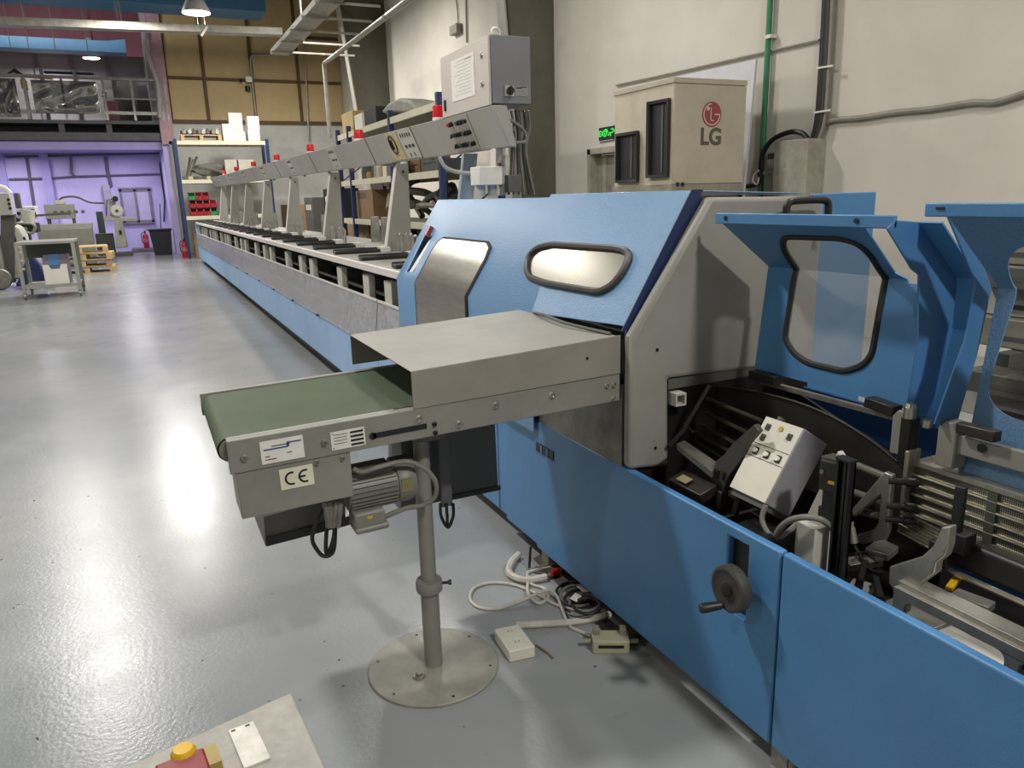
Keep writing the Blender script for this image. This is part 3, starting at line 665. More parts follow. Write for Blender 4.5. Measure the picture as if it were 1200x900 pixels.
# ================================================================ the delivery conveyor on its pedestal
cv = thing('delivery_conveyor', 'short green belt conveyor on a round steel pedestal, running into the blue machine', 'conveyor', (.72, 2.25, 0))
Cv = cv
yf, yb_ = 2.105, 2.72; TI = math.atan2(.03, 1.27); ta = math.tan(TI); XL0 = .137
def rz_(x, z): return z + (x - XL0) * ta            # the frame climbs gently to the machine
def rail(y0, y1, x0, x1, za, zb_, name, mat, par=Cv, bev=.002):
    m = MB(); m.hexa([(x0, y0, rz_(x0, za)), (x1, y0, rz_(x1, za)), (x1, y1, rz_(x1, za)), (x0, y1, rz_(x0, za)), (x0, y0, rz_(x0, zb_)), (x1, y0, rz_(x1, zb_)), (x1, y1, rz_(x1, zb_)), (x0, y1, rz_(x0, zb_))])
    return obj(name, m, mat, par, bev)
CV_G = M('conveyor_grey', '#83827a', rough=.5, var=.08, scale=5, bump=.12, bscale=280)
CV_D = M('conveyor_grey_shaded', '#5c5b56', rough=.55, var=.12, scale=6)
sr = rail(yf, yf + .035, XL0, 1.408, .876, .971, 'side_rail', CV_G)
rr = rail(yb_ - .02, yb_ + .005, .11, 1.39, .90, .975, 'side_rail', CV_G)
rail(yf + .035, yf + .04, XL0, .62, .93, .972, 'rail_flange', GREY_LIGHT, sr)
# belt as a closed loop round two end rollers
r = .036; path = []; zc = .934; x0, x1 = .148, 1.34
for k in range(13): a = PI / 2 + PI * k / 12; path.append((x0 + r * math.cos(a), rz_(x0, zc) + r * math.sin(a)))
for k in range(13): a = -PI / 2 + PI * k / 12; path.append((x1 + r * math.cos(a), rz_(x1, zc) + r * math.sin(a)))
m = MB(); v0 = [m.bm.verts.new((x, yf + .045, z)) for x, z in path]; v1 = [m.bm.verts.new((x, yb_ - .025, z)) for x, z in path]
for i in range(len(path)): j = (i + 1) % len(path); m.bm.faces.new((v0[i], v0[j], v1[j], v1[i]))
bmesh.ops.solidify(m.bm, geom=m.bm.faces[:], thickness=.003)
obj('belt', m, M('green_belt', '#6b7b61', rough=.6, var=.07, scale=3, bump=.2, bscale=500), Cv)
for x in (x0, x1): m = MB(); m.cyl((x, yf + .036, rz_(x, zc)), (x, yb_ - .02, rz_(x, zc)), .031, seg=20); obj('roller', m, STEEL_DULL, Cv)
# cover hood
xh0, xh1 = .668, 1.392; zt = 1.073
def hz(x): return 1.102 + (x - xh0) * .044
m = MB()
m.hexa([(xh0, yf - .002, hz(xh0) - .004), (xh1, yf - .002, hz(xh1) - .004), (xh1, 2.83, hz(xh1) - .004), (xh0, 2.83, hz(xh0) - .004), (xh0, yf - .002, hz(xh0)), (xh1, yf - .002, hz(xh1)), (xh1, 2.83, hz(xh1)), (xh0, 2.83, hz(xh0))])
xh2 = 1.408; m.prism([(xh0, yf - .004, rz_(xh0, .972)), (xh2, yf - .004, rz_(xh2, .972)), (xh2, yf - .004, hz(xh2)), (xh0, yf - .004, hz(xh0))], (0, .004, 0))
m.prism([(xh0, 2.83, rz_(xh0, .972)), (xh1, 2.83, rz_(xh1, .972)), (xh1, 2.83, hz(xh1)), (xh0, 2.83, hz(xh0))], (0, .004, 0))
hd = obj('cover_hood', m, M('hood_grey', '#8a877e', rough=.42, var=.08, scale=4, bump=.15, bscale=250), Cv, .002)
ym_ = 2.45
m = MB(); m.tube([(xh1 - .01, yf + .02, hz(xh1) + .004), (xh1 - .05, ym_ - .1, hz(xh1) + .012), (xh1 - .03, ym_ + .1, hz(xh1) + .014), (xh1, 2.70, hz(xh1) + .004)], .006, 6); obj('curved_lip', m, GREY_DARK, hd)
m = MB(); q = ay(688, 420, yf - .004); m.cyl(q, q + V((0, -.002, 0)), .005, seg=10); obj('screw_hole', m, BLACK, hd)
# bolts on the rail
def bolt(px, py, rr_=.009, mat=STEEL, par=sr, y=yf):
    q = ay(px, py, y); m = MB(); m.lathe([(rr_ * 1.35, 0), (rr_ * 1.35, .002), (rr_, .003), (rr_, .008), (rr_ * .55, .008), (rr_ * .5, .004)], q, (0, -1, 0), 14); return obj('bolt', m, mat, par)
for p in ((491, 491), (538, 497), (581, 475), (647, 463)): bolt(*p)
for p in ((711, 452), (719, 451), (719, 467)): bolt(*p, rr_=.007)
for p in ((509, 497), (510, 507)): bolt(*p, rr_=.006, mat=BLACK)
for p in ((286, 537), (380, 519)): bolt(*p, rr_=.008, mat=STEEL_DULL)
# slot
a, b_ = ay(437, 511, yf - .001), ay(500, 499, yf - .001); m = MB(); m.bar(a, b_, .003, .016); m.cyl(a + V((0, -.0015, 0)), a + V((0, .0015, 0)), .011, seg=14); obj('slot', m, BLACK, sr)
# nameplates
sd = V((math.cos(TI), 0, math.sin(TI))); su = V((-math.sin(TI), 0, math.cos(TI)))
def plate_at(px, py, w, h, name, mat, par, y=yf - .0015): q = ay(px, py, y); m = MB(); m.obox(q, (w, .002, h), sd, (0, 1, 0), su); return q, obj(name, m, mat, par)
q, np1 = plate_at(331, 527, .118, .066, 'name_plate', WHITE_PAPER, sr)
o = q + V((0, -.0018, 0))
m = MB(); m.obox(o + sd * -.018 + su * .008, (.066, .001, .0035), sd, (0, 1, 0), su); m.obox(o + sd * .034 + su * .0195, (.038, .001, .0035), sd, (0, 1, 0), su); m.prism([o + sd * .012 + su * .0065, o + sd * .019 + su * .0065, o + sd * .020 + su * .0215, o + sd * .013 + su * .0215][::1], (0, .0005, 0)); obj('logo_stripe', m, PRINT_BLUE, np1)
m = MB(); [m.obox(o + sd * a + su * b, (w, .001, .002), sd, (0, 1, 0), su) for a, b, w in ((-.004, .016, .05), (-.042, -.012, .012), (-.034, -.021, .03), (.018, -.010, .014))]; obj('print_line', m, PRINT, np1)
q, np2 = plate_at(408, 514, .10, .055, 'rating_plate', WHITE_PAPER, sr)
o = q + V((0, -.0018, 0)); m = MB()
for k in range(4): m.obox(o + sd * .026 + su * (.018 - k * .0125), (.038, .001, .006), sd, (0, 1, 0), su)
for k in range(4): m.obox(o + sd * -.022 + su * (.018 - k * .009), (.04, .001, .0012), sd, (0, 1, 0), su)
obj('lettering', m, PRINT, np2)
m = MB()
for (a, b_) in ((-.044, .022), (.044, .022), (-.044, -.022), (.044, -.022)): m.cyl(o + sd * a + su * b_, o + sd * a + su * b_ + V((0, -.001, 0)), .0025, seg=8)
obj('rivet', m, STEEL, np2)
# drive housing with the mark
g0, g1_ = .150, .470
m = MB(); m.hexa([(g0 + .003, yf + .004, .738), (g1_, yf + .004, .744), (g1_, yf + .15, .744), (g0 + .003, yf + .15, .738), (g0, yf + .004, .876), (g1_, yf + .004, .884), (g1_, yf + .15, .884), (g0, yf + .15, .876)])
gb = obj('drive_housing', m, CV_G, Cv, .003)
q = ay(348, 559, yf + .002); m = MB(); m.obox(q, (.094, .002, .062), sd, (0, 1, 0), su); ce = obj('mark_plate', m, M('cream_label', '#d8d3bd', rough=.6, var=.04), gb)
m = MB(); o = q + V((0, -.0016, 0))
def arc(cx, a0, a1, r_): return [o + sd * (cx + r_ * math.cos(math.radians(a))) + su * (r_ * math.sin(math.radians(a))) for a in range(a0, a1 + 1, 10)]
for P in (arc(-.014, 70, 290, .0175), arc(.024, 70, 290, .0175), [o + sd * .008, o + sd * .024]):
    for a, b_ in zip(P, P[1:]): m.bar(a, b_, .0055, .001, (0, 1, 0))
obj('mark', m, PRINT, ce)
for p in ((371, 542), (401, 537)): bolt(*p, rr_=.006, mat=STEEL_DULL, par=gb, y=yf + .004)
# lower belt guard behind
m = MB(); y2 = 2.30; a, b_, c_, d_ = ay(309, 606, y2), ay(311, 640, y2), ay(405, 617, y2), ay(405, 580, y2)
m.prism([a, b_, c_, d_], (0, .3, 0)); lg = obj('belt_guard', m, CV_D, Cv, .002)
m = MB(); m.prism([ay(312, 630, y2 - .003), ay(312, 640, y2 - .003), ay(412, 614, y2 - .003), ay(412, 604, y2 - .003)], (0, -.004, 0)); obj('edge_strip', m, BLACK, lg)
# motor: ribbed body, fan cap, terminal box
ym2 = 2.19; mc0 = ay(412, 575, ym2); mc1 = ay(462, 565, ym2); axd = (mc1 - mc0); axd.z = axd.x * ta; axd.y = 0; axd.normalize(); Lm = (mc1 - mc0).length; Rm = .064
m = MB(); m.cyl(mc0 - axd * .02, mc0 + axd * Lm, Rm * .9, seg=28)
for k in range(28):
    a = 2 * PI * k / 28; yy = V((0, 1, 0)); zz_ = axd.cross(yy); dr_ = yy * math.cos(a) + zz_ * math.sin(a); p = mc0 + dr_ * Rm * .93
    m.bar(p - axd * .015, p + axd * (Lm - .004), .0045, Rm * .2, dr_)
mo = obj('motor', m, M('motor_grey', '#77766e', rough=.45, var=.1), Cv)
m = MB(); m.lathe([(Rm * .99, 0), (Rm * 1.03, .004), (Rm * 1.03, .04), (Rm * .93, .058), (Rm * .5, .066), (.001, .067)], mc0 + axd * Lm, axd, 30); fc = obj('fan_cap', m, M('motor_grey'), mo)
q = mc0 + axd * (Lm + .022) + V((0, -Rm * 1.02, .006)); m = MB(); m.obox(q, (.034, .004, .042), axd, (0, 1, 0)); obj('motor_plate', m, M('olive_label'), mo)
q = ay(430, 603, 2.15); m = MB(); m.obox(q, (.095, .085, .05), axd, (0, 1, 0), axd.cross(V((0, -1, 0))) * -1); m.obox(q + V((.004, 0, -.03)), (.105, .095, .02), axd, (0, 1, 0)); tb = obj('terminal_box', m, M('motor_grey'), mo, .008, 3)
m = MB(); q2 = q + V((-.002, -.0435, .008)); m.obox(q2, (.016, .002, .009), axd, (0, 1, 0)); obj('warning_label', m, YELLOW, tb)
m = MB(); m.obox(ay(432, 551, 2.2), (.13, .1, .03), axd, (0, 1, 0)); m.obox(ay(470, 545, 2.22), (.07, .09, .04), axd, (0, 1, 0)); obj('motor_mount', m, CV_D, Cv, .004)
# loops of cable round the motor
m = MB(); m.tube([ay(414, 549, 2.14), ay(424, 553, 2.13), ay(445, 547, 2.12), ay(470, 541, 2.12), ay(486, 543, 2.12), ay(502, 553, 2.12), ay(511, 567, 2.12), ay(509, 583, 2.13), ay(495, 592, 2.14), ay(478, 595, 2.15), ay(462, 601, 2.15), ay(450, 606, 2.15)], .008, 8); obj('motor_cable', m, CABLE_G, Cv)
for pts_ in (((378, 595), (366, 628), (372, 645), (381, 652), (391, 645), (393, 615)), ((388, 590), (383, 620), (382, 645), (386, 651)), ((393, 600), (391, 630), (384, 650))):
    m = MB(); m.tube([ay(*p, 2.2) for p in pts_], .0065, 8); obj('power_cable', m, CABLE_K, Cv)
for k, (u0, u1) in enumerate(((380, 386), (386, 388), (394, 391), (399, 397))):
    m = MB(); m.tube([ay(u0, 588, 2.15), ay((u0 + u1) / 2, 600, 2.15), ay(u1 - 1, 617, 2.17)], .009, 8); obj('power_cable', m, CABLE_G, Cv)
# grey electrical cabinet behind the pedestal
y3 = 2.52; a, b_, c_, d_ = ay(500, 505, y3), ay(584, 500, y3), ay(585, 570, y3), ay(500, 588, y3)
m = MB(); m.prism([ay(470, 505, y3), ay(580, 490, y3), ay(584, 570, y3), ay(470, 600, y3)], (0, .16, 0)); eb = obj('electric_cabinet', m, M('cabinet_dark_grey', '#57575a', rough=.5, var=.08), Cv, .004)
m = MB(); m.bar(ay(519, 585, y3 - .005), ay(586, 571, y3 - .005), .012, .018); obj('edge_strip', m, BLACK, eb)
m = MB(); q = ay(521, 545, 2.44); m.box(q.x - .02, q.x + .02, q.y - .01, q.y + .01, ay(521, 593, 2.44).z, ay(521, 500, 2.44).z); obj('hanger_strap', m, M('cabinet_dark_grey'), Cv, .002)
for dx in (0, 7): m = MB(); m.tube([ay(516 + dx, 590, 2.42), ay(517 + dx, 605, 2.42), ay(525, 618, 2.42), ay(531, 605, 2.42), ay(531, 590, 2.42)], .006, 8); obj('power_cable', m, CABLE_K, Cv)
# pedestal
P0 = V((.732, 2.246, 0))
m = MB(); m.lathe([(.228, 0), (.228, .008), (.224, .011), (.03, .012), (.0, .012)], P0, (0, 0, 1), 64); bp_ = obj('base_plate', m, M('worn_base_grey', '#8d8b80', rough=.5, var=.14, scale=9), Cv)
for k in range(6): a = 2 * PI * k / 6 + .5; q = P0 + V((.2 * math.cos(a), .2 * math.sin(a), .011)); m = MB(); m.cyl(q, q + V((0, 0, .0015)), .005, seg=10); obj('bolt_hole', m, BLACK, bp_)
m = MB(); q = az(491, 793, .012); m.lathe([(.022, 0), (.02, .005), (.012, .008), (.011, .016), (.003, .018)], q, (0, 0, 1), 12); obj('levelling_bolt', m, STEEL_DULL, bp_)
zc_ = ay(507, 684, P0.y).z
m = MB(); m.cyl(P0 + V((0, 0, .012)), P0 + V((0, 0, zc_)), .031, seg=24); obj('outer_tube', m, CV_G, Cv)
m = MB(); m.cyl(P0 + V((0, 0, zc_)), P0 + V((0, 0, .885)), .0265, seg=24); obj('inner_tube', m, CV_G, Cv)
m = MB(); m.lathe([(.031, -.022), (.044, -.02), (.046, -.01), (.046, .01), (.043, .02), (.027, .022)], P0 + V((0, 0, zc_)), (0, 0, 1), 26); cl = obj('collar', m, CV_G, Cv)
m = MB(); q = P0 + V((.04, -.01, zc_)); m.cyl(q, q + V((.028, -.008, 0)), .005, seg=10); m.cyl(q + V((.024, -.007, 0)), q + V((.034, -.0097, 0)), .009, seg=6); obj('clamp_screw', m, BLACK, cl)
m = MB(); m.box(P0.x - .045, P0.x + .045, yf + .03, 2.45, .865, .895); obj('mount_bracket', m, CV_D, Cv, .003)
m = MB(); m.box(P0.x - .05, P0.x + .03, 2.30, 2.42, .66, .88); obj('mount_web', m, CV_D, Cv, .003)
# ================================================================ the long gathering line
gt = thing('gathering_machine', 'very long collating line with tapered grey posts carrying a sloping grey beam', 'machine', (1.9, 13.5, 0))
G = gt
GP = M('gatherer_grey', '#8d8b84', rough=.5, var=.05, scale=3)
GW = M('gatherer_white_edge', '#cfc8c4', rough=.45, var=.04)
PALE = M('gatherer_pale_blue', '#8fb2d8', rough=.45, var=.06, scale=2)
CLEAR = M('scratched_clear_acrylic', '#c6c8cc', rough=.22, var=.12, scale=14, alpha=.5, spec=.6)
yS, yE = 4.62, 23.6
def tp(y, a, b): return a + (b - a) * (y - yS) / (yE - yS)
def beamq(name, mat, x0, x1, y0, y1, z0, z1, par=G, bev=0):   # z0,z1 = (near, far) pairs
    m = MB(); q = []
    for zz in (z0, z1):
        for (x, y) in ((x0, y0), (x1, y0), (x1, y1), (x0, y1)): q.append((x, y, tp(y, *zz)))
    m.hexa(q); return obj(name, m, mat, par, bev)
ST = 2.62
ys_ = [yS + .6 + ST * k for k in range(-1, 8)]; ys_[0] = yS; ys_[-1] = min(ys_[-1], yE)
bases = []
for a, b in zip(ys_, ys_[1:]):
    beamq('base_panel', PALE, 1.42, 1.44, a + .006, b - .006, (.16, .13), (.56, .49), bev=.004)
    m = MB(); xa, xb2 = 1.405, 1.415
    za, zb3 = tp(a, .565, .495), tp(b, .565, .495); ta_, tb_ = tp(a, .90, .79), tp(b, .90, .79)
    m.hexa([(xa, a + .01, za), (xa + .005, a + .01, za), (xa + .005, b - .01, zb3), (xa, b - .01, zb3), (xb2 + .03, a + .01, ta_), (xb2 + .035, a + .01, ta_), (xb2 + .035, b - .01, tb_), (xb2 + .03, b - .01, tb_)])
    ac = obj('acrylic_guard', m, CLEAR, G)
    m = MB(); m.bar((xb2 + .033, a + .01, ta_ + .006), (xb2 + .033, b - .01, tb_ + .006), .016, .014); obj('guard_rail', m, GW, ac)
    for t in (.25, .75):
        y = a + (b - a) * t; m = MB(); m.box(xa - .012, xa + .01, y - .03, y + .03, tp(y, .555, .485), tp(y, .575, .505)); obj('clip', m, BLACK, ac)
beamq('plinth', DARK, 1.5, 2.6, yS + .1, yE, (.05, .05), (.16, .13))
beamq('machine_body', DARK, 1.78, 2.6, yS, yE, (.13, .12), (1.08, 1.03))
beamq('inner_shelf', DARK_BROWN, 1.45, 1.78, yS, yE, (.70, .65), (.72, .67))
beamq('table', M('table_grey', '#b0afa9', rough=.35, metal=.3, var=.1), 1.46, 2.5, yS, yE, (1.115, 1.07), (1.145, 1.10))
beamq('table_rim', GW, 1.43, 1.462, yS, yE, (1.10, 1.055), (1.150, 1.105), bev=.004)
beamq('lower_rail', DARK_BROWN, 1.50, 1.53, yS, yE, (.93, .88), (.95, .90))
m = MB(); m.box(1.43, 2.5, yE, yE + .03, .14, 1.07); obj('end_plate', m, PALE, G)
# feeder blocks, gripper bars and finger brackets, one set after another
fb = []
k = 0
for s in range(8):
    y00 = 5.0 + ST * s * .985
    for dy in (0, .56, 1.40):
        y = y00 + dy
        if y > yE - .2: continue
        z = tp(y, 1.0, .95)
        if not fb:
            m = MB(); m.prism([(1.46, y - .08, z - .22), (1.46, y + .08, z - .22), (1.46, y + .08, z + .06), (1.46, y - .08, z + .06)], (.05, 0, 0)); f = obj('feeder_block', m, GREY_LIGHT, G, .004); fb.append(f)
            m = MB(); m.prism([(1.51, y - .075, z - .22), (1.64, y - .075, z - .17), (1.64, y - .075, z + .04), (1.51, y - .075, z + .055)], (0, .15, 0)); obj('block_side', m, M('feeder_dark', '#3b3a36', rough=.45), f)
            m = MB(); m.box(1.60, 1.80, y - .03, y + .03, z - .12, z - .06); obj('arm', m, DARK_BROWN, f); b0 = y, z
        else: partcopy(fb[0], (0, y - b0[0], z - b0[1]))
gb0 = None
y = 4.95; n = 0
while y < yE - .3:
    z = tp(y, 1.147, 1.102)
    if gb0 is None:
        m = MB(); m.box(1.50, 1.90, y - .05, y + .05, z, z + .028); m.box(1.50, 1.90, y + .04, y + .06, z, z + .04); o_ = obj('gripper_bar', m, BLACK, G, .008); gb0 = (y, z, o_)
        m = MB(); m.box(1.90, 1.98, y - .10, y + .10, z, z + .045); o2 = obj('cream_block', m, GREY_LIGHT, G, .004)
    else: partcopy(gb0[2], (0, y - gb0[0], z - gb0[1])); partcopy(o2, (0, y - gb0[0], z - gb0[1]))
    y += .873; n += 1
# tapered posts
py_ = [6.7 + 2.60 * k for k in range(7)]
for y in py_:
    z0 = tp(y, 1.147, 1.10); z1 = tp(y, 1.88, 2.06)
    m = MB(); m.hexa([(1.97, y, z0), (2.21, y, z0), (2.21, y + .07, z0), (1.97, y + .07, z0), (2.12, y, z1), (2.22, y, z1), (2.22, y + .07, z1), (2.12, y + .07, z1)]); p = obj('post', m, GP, G, .003)
    m = MB(); m.hexa([(1.964, y - .002, z0), (1.971, y - .002, z0), (1.971, y + .072, z0), (1.964, y + .072, z0), (2.114, y - .002, z1), (2.121, y - .002, z1), (2.121, y + .072, z1), (2.114, y + .072, z1)]); obj('post_edge', m, GW, p)
    m = MB(); m.cyl((2.17, y - .003, z1 - .07), (2.17, y, z1 - .07), .012, seg=10); obj('screw', m, BLACK, p)
fg0 = None
for y in py_:
    for dy, dx in ((-.35, .05), (-.22, .05), (-.95, 0), (-.83, 0), (-1.55, -.02), (-1.42, -.02)):
        yy = y + dy + .75 if dy < -.5 else y + dy; z = tp(yy, 1.14, 1.1)
        if fg0 is None: m = MB(); m.tube([(2.06 + dx, yy, z), (2.06 + dx, yy, z + .15), (2.04 + dx, yy, z + .165)], .014, 6, 0); fg0 = (yy, z, dx, obj('finger', m, ALU, G))
        else: partcopy(fg0[3], (dx - fg0[2], yy - fg0[0], z - fg0[1]))
    for dy in (.9, 1.3, 1.7):
        yy = y - dy; z = tp(yy, 1.14, 1.1); m = MB(); m.prism([(2.32, yy - .07, z), (2.32, yy + .07, z), (2.32, yy + .03, z + .28), (2.32, yy - .03, z + .28)], (.08, 0, 0)); obj('side_guide', m, STEEL_DULL, G, .006)
# the beam with its control panels
yb0 = 4.30
def bz(y, t): return (1.885 + (y - yb0) * .0095) + t * .235
def bf(y, t, off=0): x = 2.07 - .10 * t; n = V((-.92, 0, -.39)); return V((x, y, bz(y, t))) + n * off
m = MB(); q = []
for y in (yb0, yE + .1): q.append([V((2.07, y, bz(y, 0))), V((2.12, y, bz(y, 0))), V((2.06, y, bz(y, 1))), V((1.97, y, bz(y, 1)))])
m.hexa([q[0][0], q[0][1], q[1][1], q[1][0], q[0][3], q[0][2], q[1][2], q[1][3]]); bmn = obj('beam', m, M('beam_grey', '#a09d96', rough=.45, var=.05, scale=2), G, .004)
for y in [5.85 + ST * .5 * k for k in range(14)]:
    if y > yE: break
    m = MB(); m.prism([bf(y, .0, .002), bf(y, 1, .002), bf(y + .015, 1, .002), bf(y + .015, 0, .002)], V((-.92, 0, -.39)) * .002); obj('joint', m, GREY_DARK, bmn)
def cpanel(y0, y1, name, mat): m = MB(); m.prism([bf(y0, .06, .001), bf(y0, .96, .001), bf(y1, .96, .001), bf(y1, .06, .001)], V((-.92, 0, -.39)) * .004); return obj(name, m, mat, bmn)
CPM = M('control_panel_face', '#b9b6ae', rough=.5, var=.05)
def fbox(y, t, w, h, d, name, mat, par): m = MB(); m.obox(bf(y, t, .006 + d / 2), (d, w, h), (-.92, 0, -.39), (0, 1, 0), (-.39, 0, .92)); return obj(name, m, mat, par)
for i, y in enumerate([5.86 + 2.6 * k for k in range(7)]):
    c = cpanel(y, y + .34, 'control_panel', CPM)
    for j in range(5): fbox(y + .06 + .055 * j, .80, .018, .03, .003, 'indicator', BLACK, c)
    for j in range(3): fbox(y + .08 + .085 * j, .45, .05, .022, .003, 'switch', BLACK, c)
    for j in range(2): fbox(y + .12 + .1 * j, .18, .015, .03, .003, 'key_mark', GREY_DARK, c)
# yellowed notice with a round emblem beside the second panel
c = cpanel(6.24, 6.56, 'notice', M('yellowed_paper', '#c3b58b', rough=.8, var=.15, scale=14))
m = MB(); pts_ = [bf(6.42 + .075 * math.cos(a), .58 + .30 * math.sin(a), .007) for a in [2 * PI * k / 24 for k in range(24)]]; m.tube(pts_, .007, 6, 0, closed=True); m.bar(bf(6.42, .42, .007), bf(6.42, .75, .007), .05, .003, (0, 1, 0)); obj('emblem', m, PRINT, c)
# the switch panel by the near end
c = cpanel(4.72, 5.10, 'switch_panel', M('switch_panel_face', '#a8a49a', rough=.5, var=.05))
for r in range(3):
    for j in range(7):
        y = 4.765 + .048 * j
        if r == 0 and j in (4,): continue
        q = bf(y, .80 - .29 * r, .005); nn = V((-.92, 0, -.39)); m = MB(); m.cyl(q, q + nn * .022, .015 if (j + r) % 3 else .012, seg=12); kb_ = obj('knob', m, RED_PL if (r, j) == (0, 6) else (GREY_DARK if (j + r) % 4 == 3 else BLACK), c)
        if (j + r) % 3: m = MB(); m.obox(q + nn * .025, (.008, .006, .03), nn, (0, 1, 0)); obj('knob_bar', m, DARK, kb_)
for i, y in enumerate((5.75, 6.75, 8.2, 9.3, 10.8, 11.9, 13.4)):
    m = MB(); q = bf(y, -.06, .0) + V((.03, 0, 0)); m.cyl(q + V((0, 0, .03)), q, .012, seg=10); m.obox(q, (.03, .05, .02)); obj('hook', m, STEEL_DULL, bmn)
# red beacon lamps on the beam
for y in (5.55, 7.85, 10.25, 12.9, 15.6, 18.4, 21.0):
    z = bz(y, 1); m = MB(); m.cyl((2.1, y, z), (2.1, y, z + .04), .05, seg=18); bl_ = obj('beacon', m, WHITE_PL, G)
    m = MB(); m.lathe([(.047, 0), (.047, .07), (.042, .085), (.001, .088)], (2.1, y, z + .04), (0, 0, 1), 18); obj('lens', m, RED_LENS, bl_)
# control cabinet on the near end of the beam
x0, x1, y0, y1, z0, z1 = 1.985, 2.245, 4.34, 5.13, 2.135, 2.515
m = MB(); m.box(x0, x1, y0, y1, z0, z1); cb = obj('control_cabinet', m, M('cabinet_grey', '#77777a', rough=.5, var=.05), G, .004)
m = MB(); m.box(x0 - .018, x0 - .002, y0 + .004, y1 - .004, z0 - .01, z1 - .004); dr = obj('cabinet_door', m, GREY_SPECK, cb, .003)
m = MB(); m.box(x0 - .021, x0 - .018, 4.55, 4.93, z0 + .07, z1 - .06); obj('paper_sheet', m, WHITE_PAPER, cb)
m = MB()
for k in range(11): m.box(x0 - .0215, x0 - .021, 4.60, 4.88 - .04 * (k % 3), z0 + .10 + k * .02, z0 + .103 + k * .02)
m.box(x0 - .0215, x0 - .021, 4.58, 4.70, z1 - .085, z1 - .078); obj('print_lines', m, M('faint_print', '#a9a49c', rough=.8, var=0), cb)
for z in (z1 - .1, z0 + .12): m = MB(); m.lathe([(.014, 0), (.012, .008), (.004, .01)], (x0 - .018, y0 + .09, z), (-1, 0, 0), 12); m.box(x0 - .03, x0 - .02, y0 + .086, y0 + .094, z - .02, z + .008); obj('door_lock', m, STEEL, cb)
m = MB(); m.box(x0 - .03, x0 - .018, y1 - .08, y1 - .06, z0 + .03, z0 + .1); obj('door_latch', m, BLACK, cb)
q = ay(605, 107, y0); m = MB(); m.box(q.x - .10 + .02, q.x - .04 + .02, y0 - .012, y0, q.z - .03, q.z + .03); sw = obj('switch_plate', m, GREY_LIGHT, cb)
m = MB(); m.cyl((q.x - .05, y0 - .012, q.z), (q.x - .05, y0 - .032, q.z), .022, seg=18); m.box(q.x - .056, q.x - .044, y0 - .042, y0 - .03, q.z - .025, q.z + .025); obj('rotary_switch', m, BLACK, cb)
m = MB(); m.box(q.x - .01, q.x + .08, y0 - .002, y0, q.z - .028, q.z + .032); obj('data_plate', m, M('cabinet_plate', '#8c8c8a', rough=.5), cb)
m = MB(); m.box(q.x, q.x + .035, y0 - .003, y0 - .001, q.z + .016, q.z + .022); m.box(q.x + .03, q.x + .07, y0 - .003, y0 - .001, q.z + .022, q.z + .027); obj('data_stripe', m, PRINT, cb)
m = MB(); m.tube([V((x0 + .09, y0 + .12, z1 + .035)) + V((.026 * math.cos(a), 0, .026 * math.sin(a))) for a in [2 * PI * k / 18 for k in range(18)]], .009, 8, 0, closed=True); obj('lifting_eye', m, WHITE_PL, cb)
# things under the near end: white box, support post, cables, conduit
m = MB(); m.box(1.90, 2.055, 4.38, 4.52, 1.665, 1.775); wb = obj('junction_box', m, WHITE_PL, G, .004)
m = MB(); m.cyl((1.94, 4.46, 1.6), (1.94, 4.46, 1.665), .03, seg=12); m.cyl((2.02, 4.46, 1.6), (2.02, 4.46, 1.665), .03, seg=12); obj('conduit', m, GREY_LIGHT, wb)
m = MB(); m.hexa([(2.055, 4.5, 1.6), (2.136, 4.5, 1.6), (2.136, 4.58, 1.6), (2.055, 4.58, 1.6), (2.07, 4.5, 1.89), (2.14, 4.5, 1.89), (2.14, 4.58, 1.89), (2.07, 4.58, 1.89)]); sp_ = obj('end_post', m, GW, G, .003)
m = MB(); m.box(2.085, 2.10, 4.49, 4.50, 1.66, 1.80); obj('rust_streak', m, M('rust', '#7b5b46', rough=.8), sp_)
m = MB(); m.hexa([(1.9, 4.9, 1.1), (2.0, 4.9, 1.1), (2.0, 4.94, 1.1), (1.9, 4.94, 1.1), (2.02, 4.9, 1.88), (2.12, 4.9, 1.88), (2.12, 4.94, 1.88), (2.02, 4.94, 1.88)]); obj('brace', m, M('steel_blue_brace', '#8799a8', rough=.5), G)
m = MB(); m.tube([ay(p[0], p[1], 4.6) for p in ((515, 184), (521, 195), (533, 201), (548, 203), (560, 202))], .013, 8); obj('flex_conduit', m, GREY_LIGHT, G)
for k in range(6):
    u = 600 + 3.2 * k
    m = MB(); m.tube([ay(594 + 5 * k, 130, 4.42), ay(598 + 4.5 * k, 150, 4.44), ay(u, 175, 4.44), ay(598 + 4.6 * k, 205, 4.44), ay(596 + 6 * k, 228, 4.44)], .009, 6); obj('cable', m, CABLE_G if k % 2 else M('dark_cable', '#3a3936', rough=.5), G)
m = MB(); m.tube([ay(p[0], p[1], 4.36) for p in ((590, 137), (605, 145), (615, 155), (616, 165), (607, 167), (594, 167))], .01, 8); obj('cable_loop', m, CABLE_G, G)
m = MB(); m.tube([ay(p[0], p[1], 4.38) for p in ((600, 140), (603, 148), (597, 156), (590, 157))], .01, 8); obj('cable_loop', m, CABLE_G, G)
a, b_ = ay(596, 205, 4.36), ay(610, 225, 4.36); m = MB(); m.box(a.x, b_.x, 4.34, 4.42, b_.z, a.z); obj('small_box', m, GREY_DARK, G, .003)
m = MB(); m.bar(ay(612, 170, 4.46), ay(621, 228, 4.46), .02, .02); obj('cable_rail', m, GREY_DARK, G)
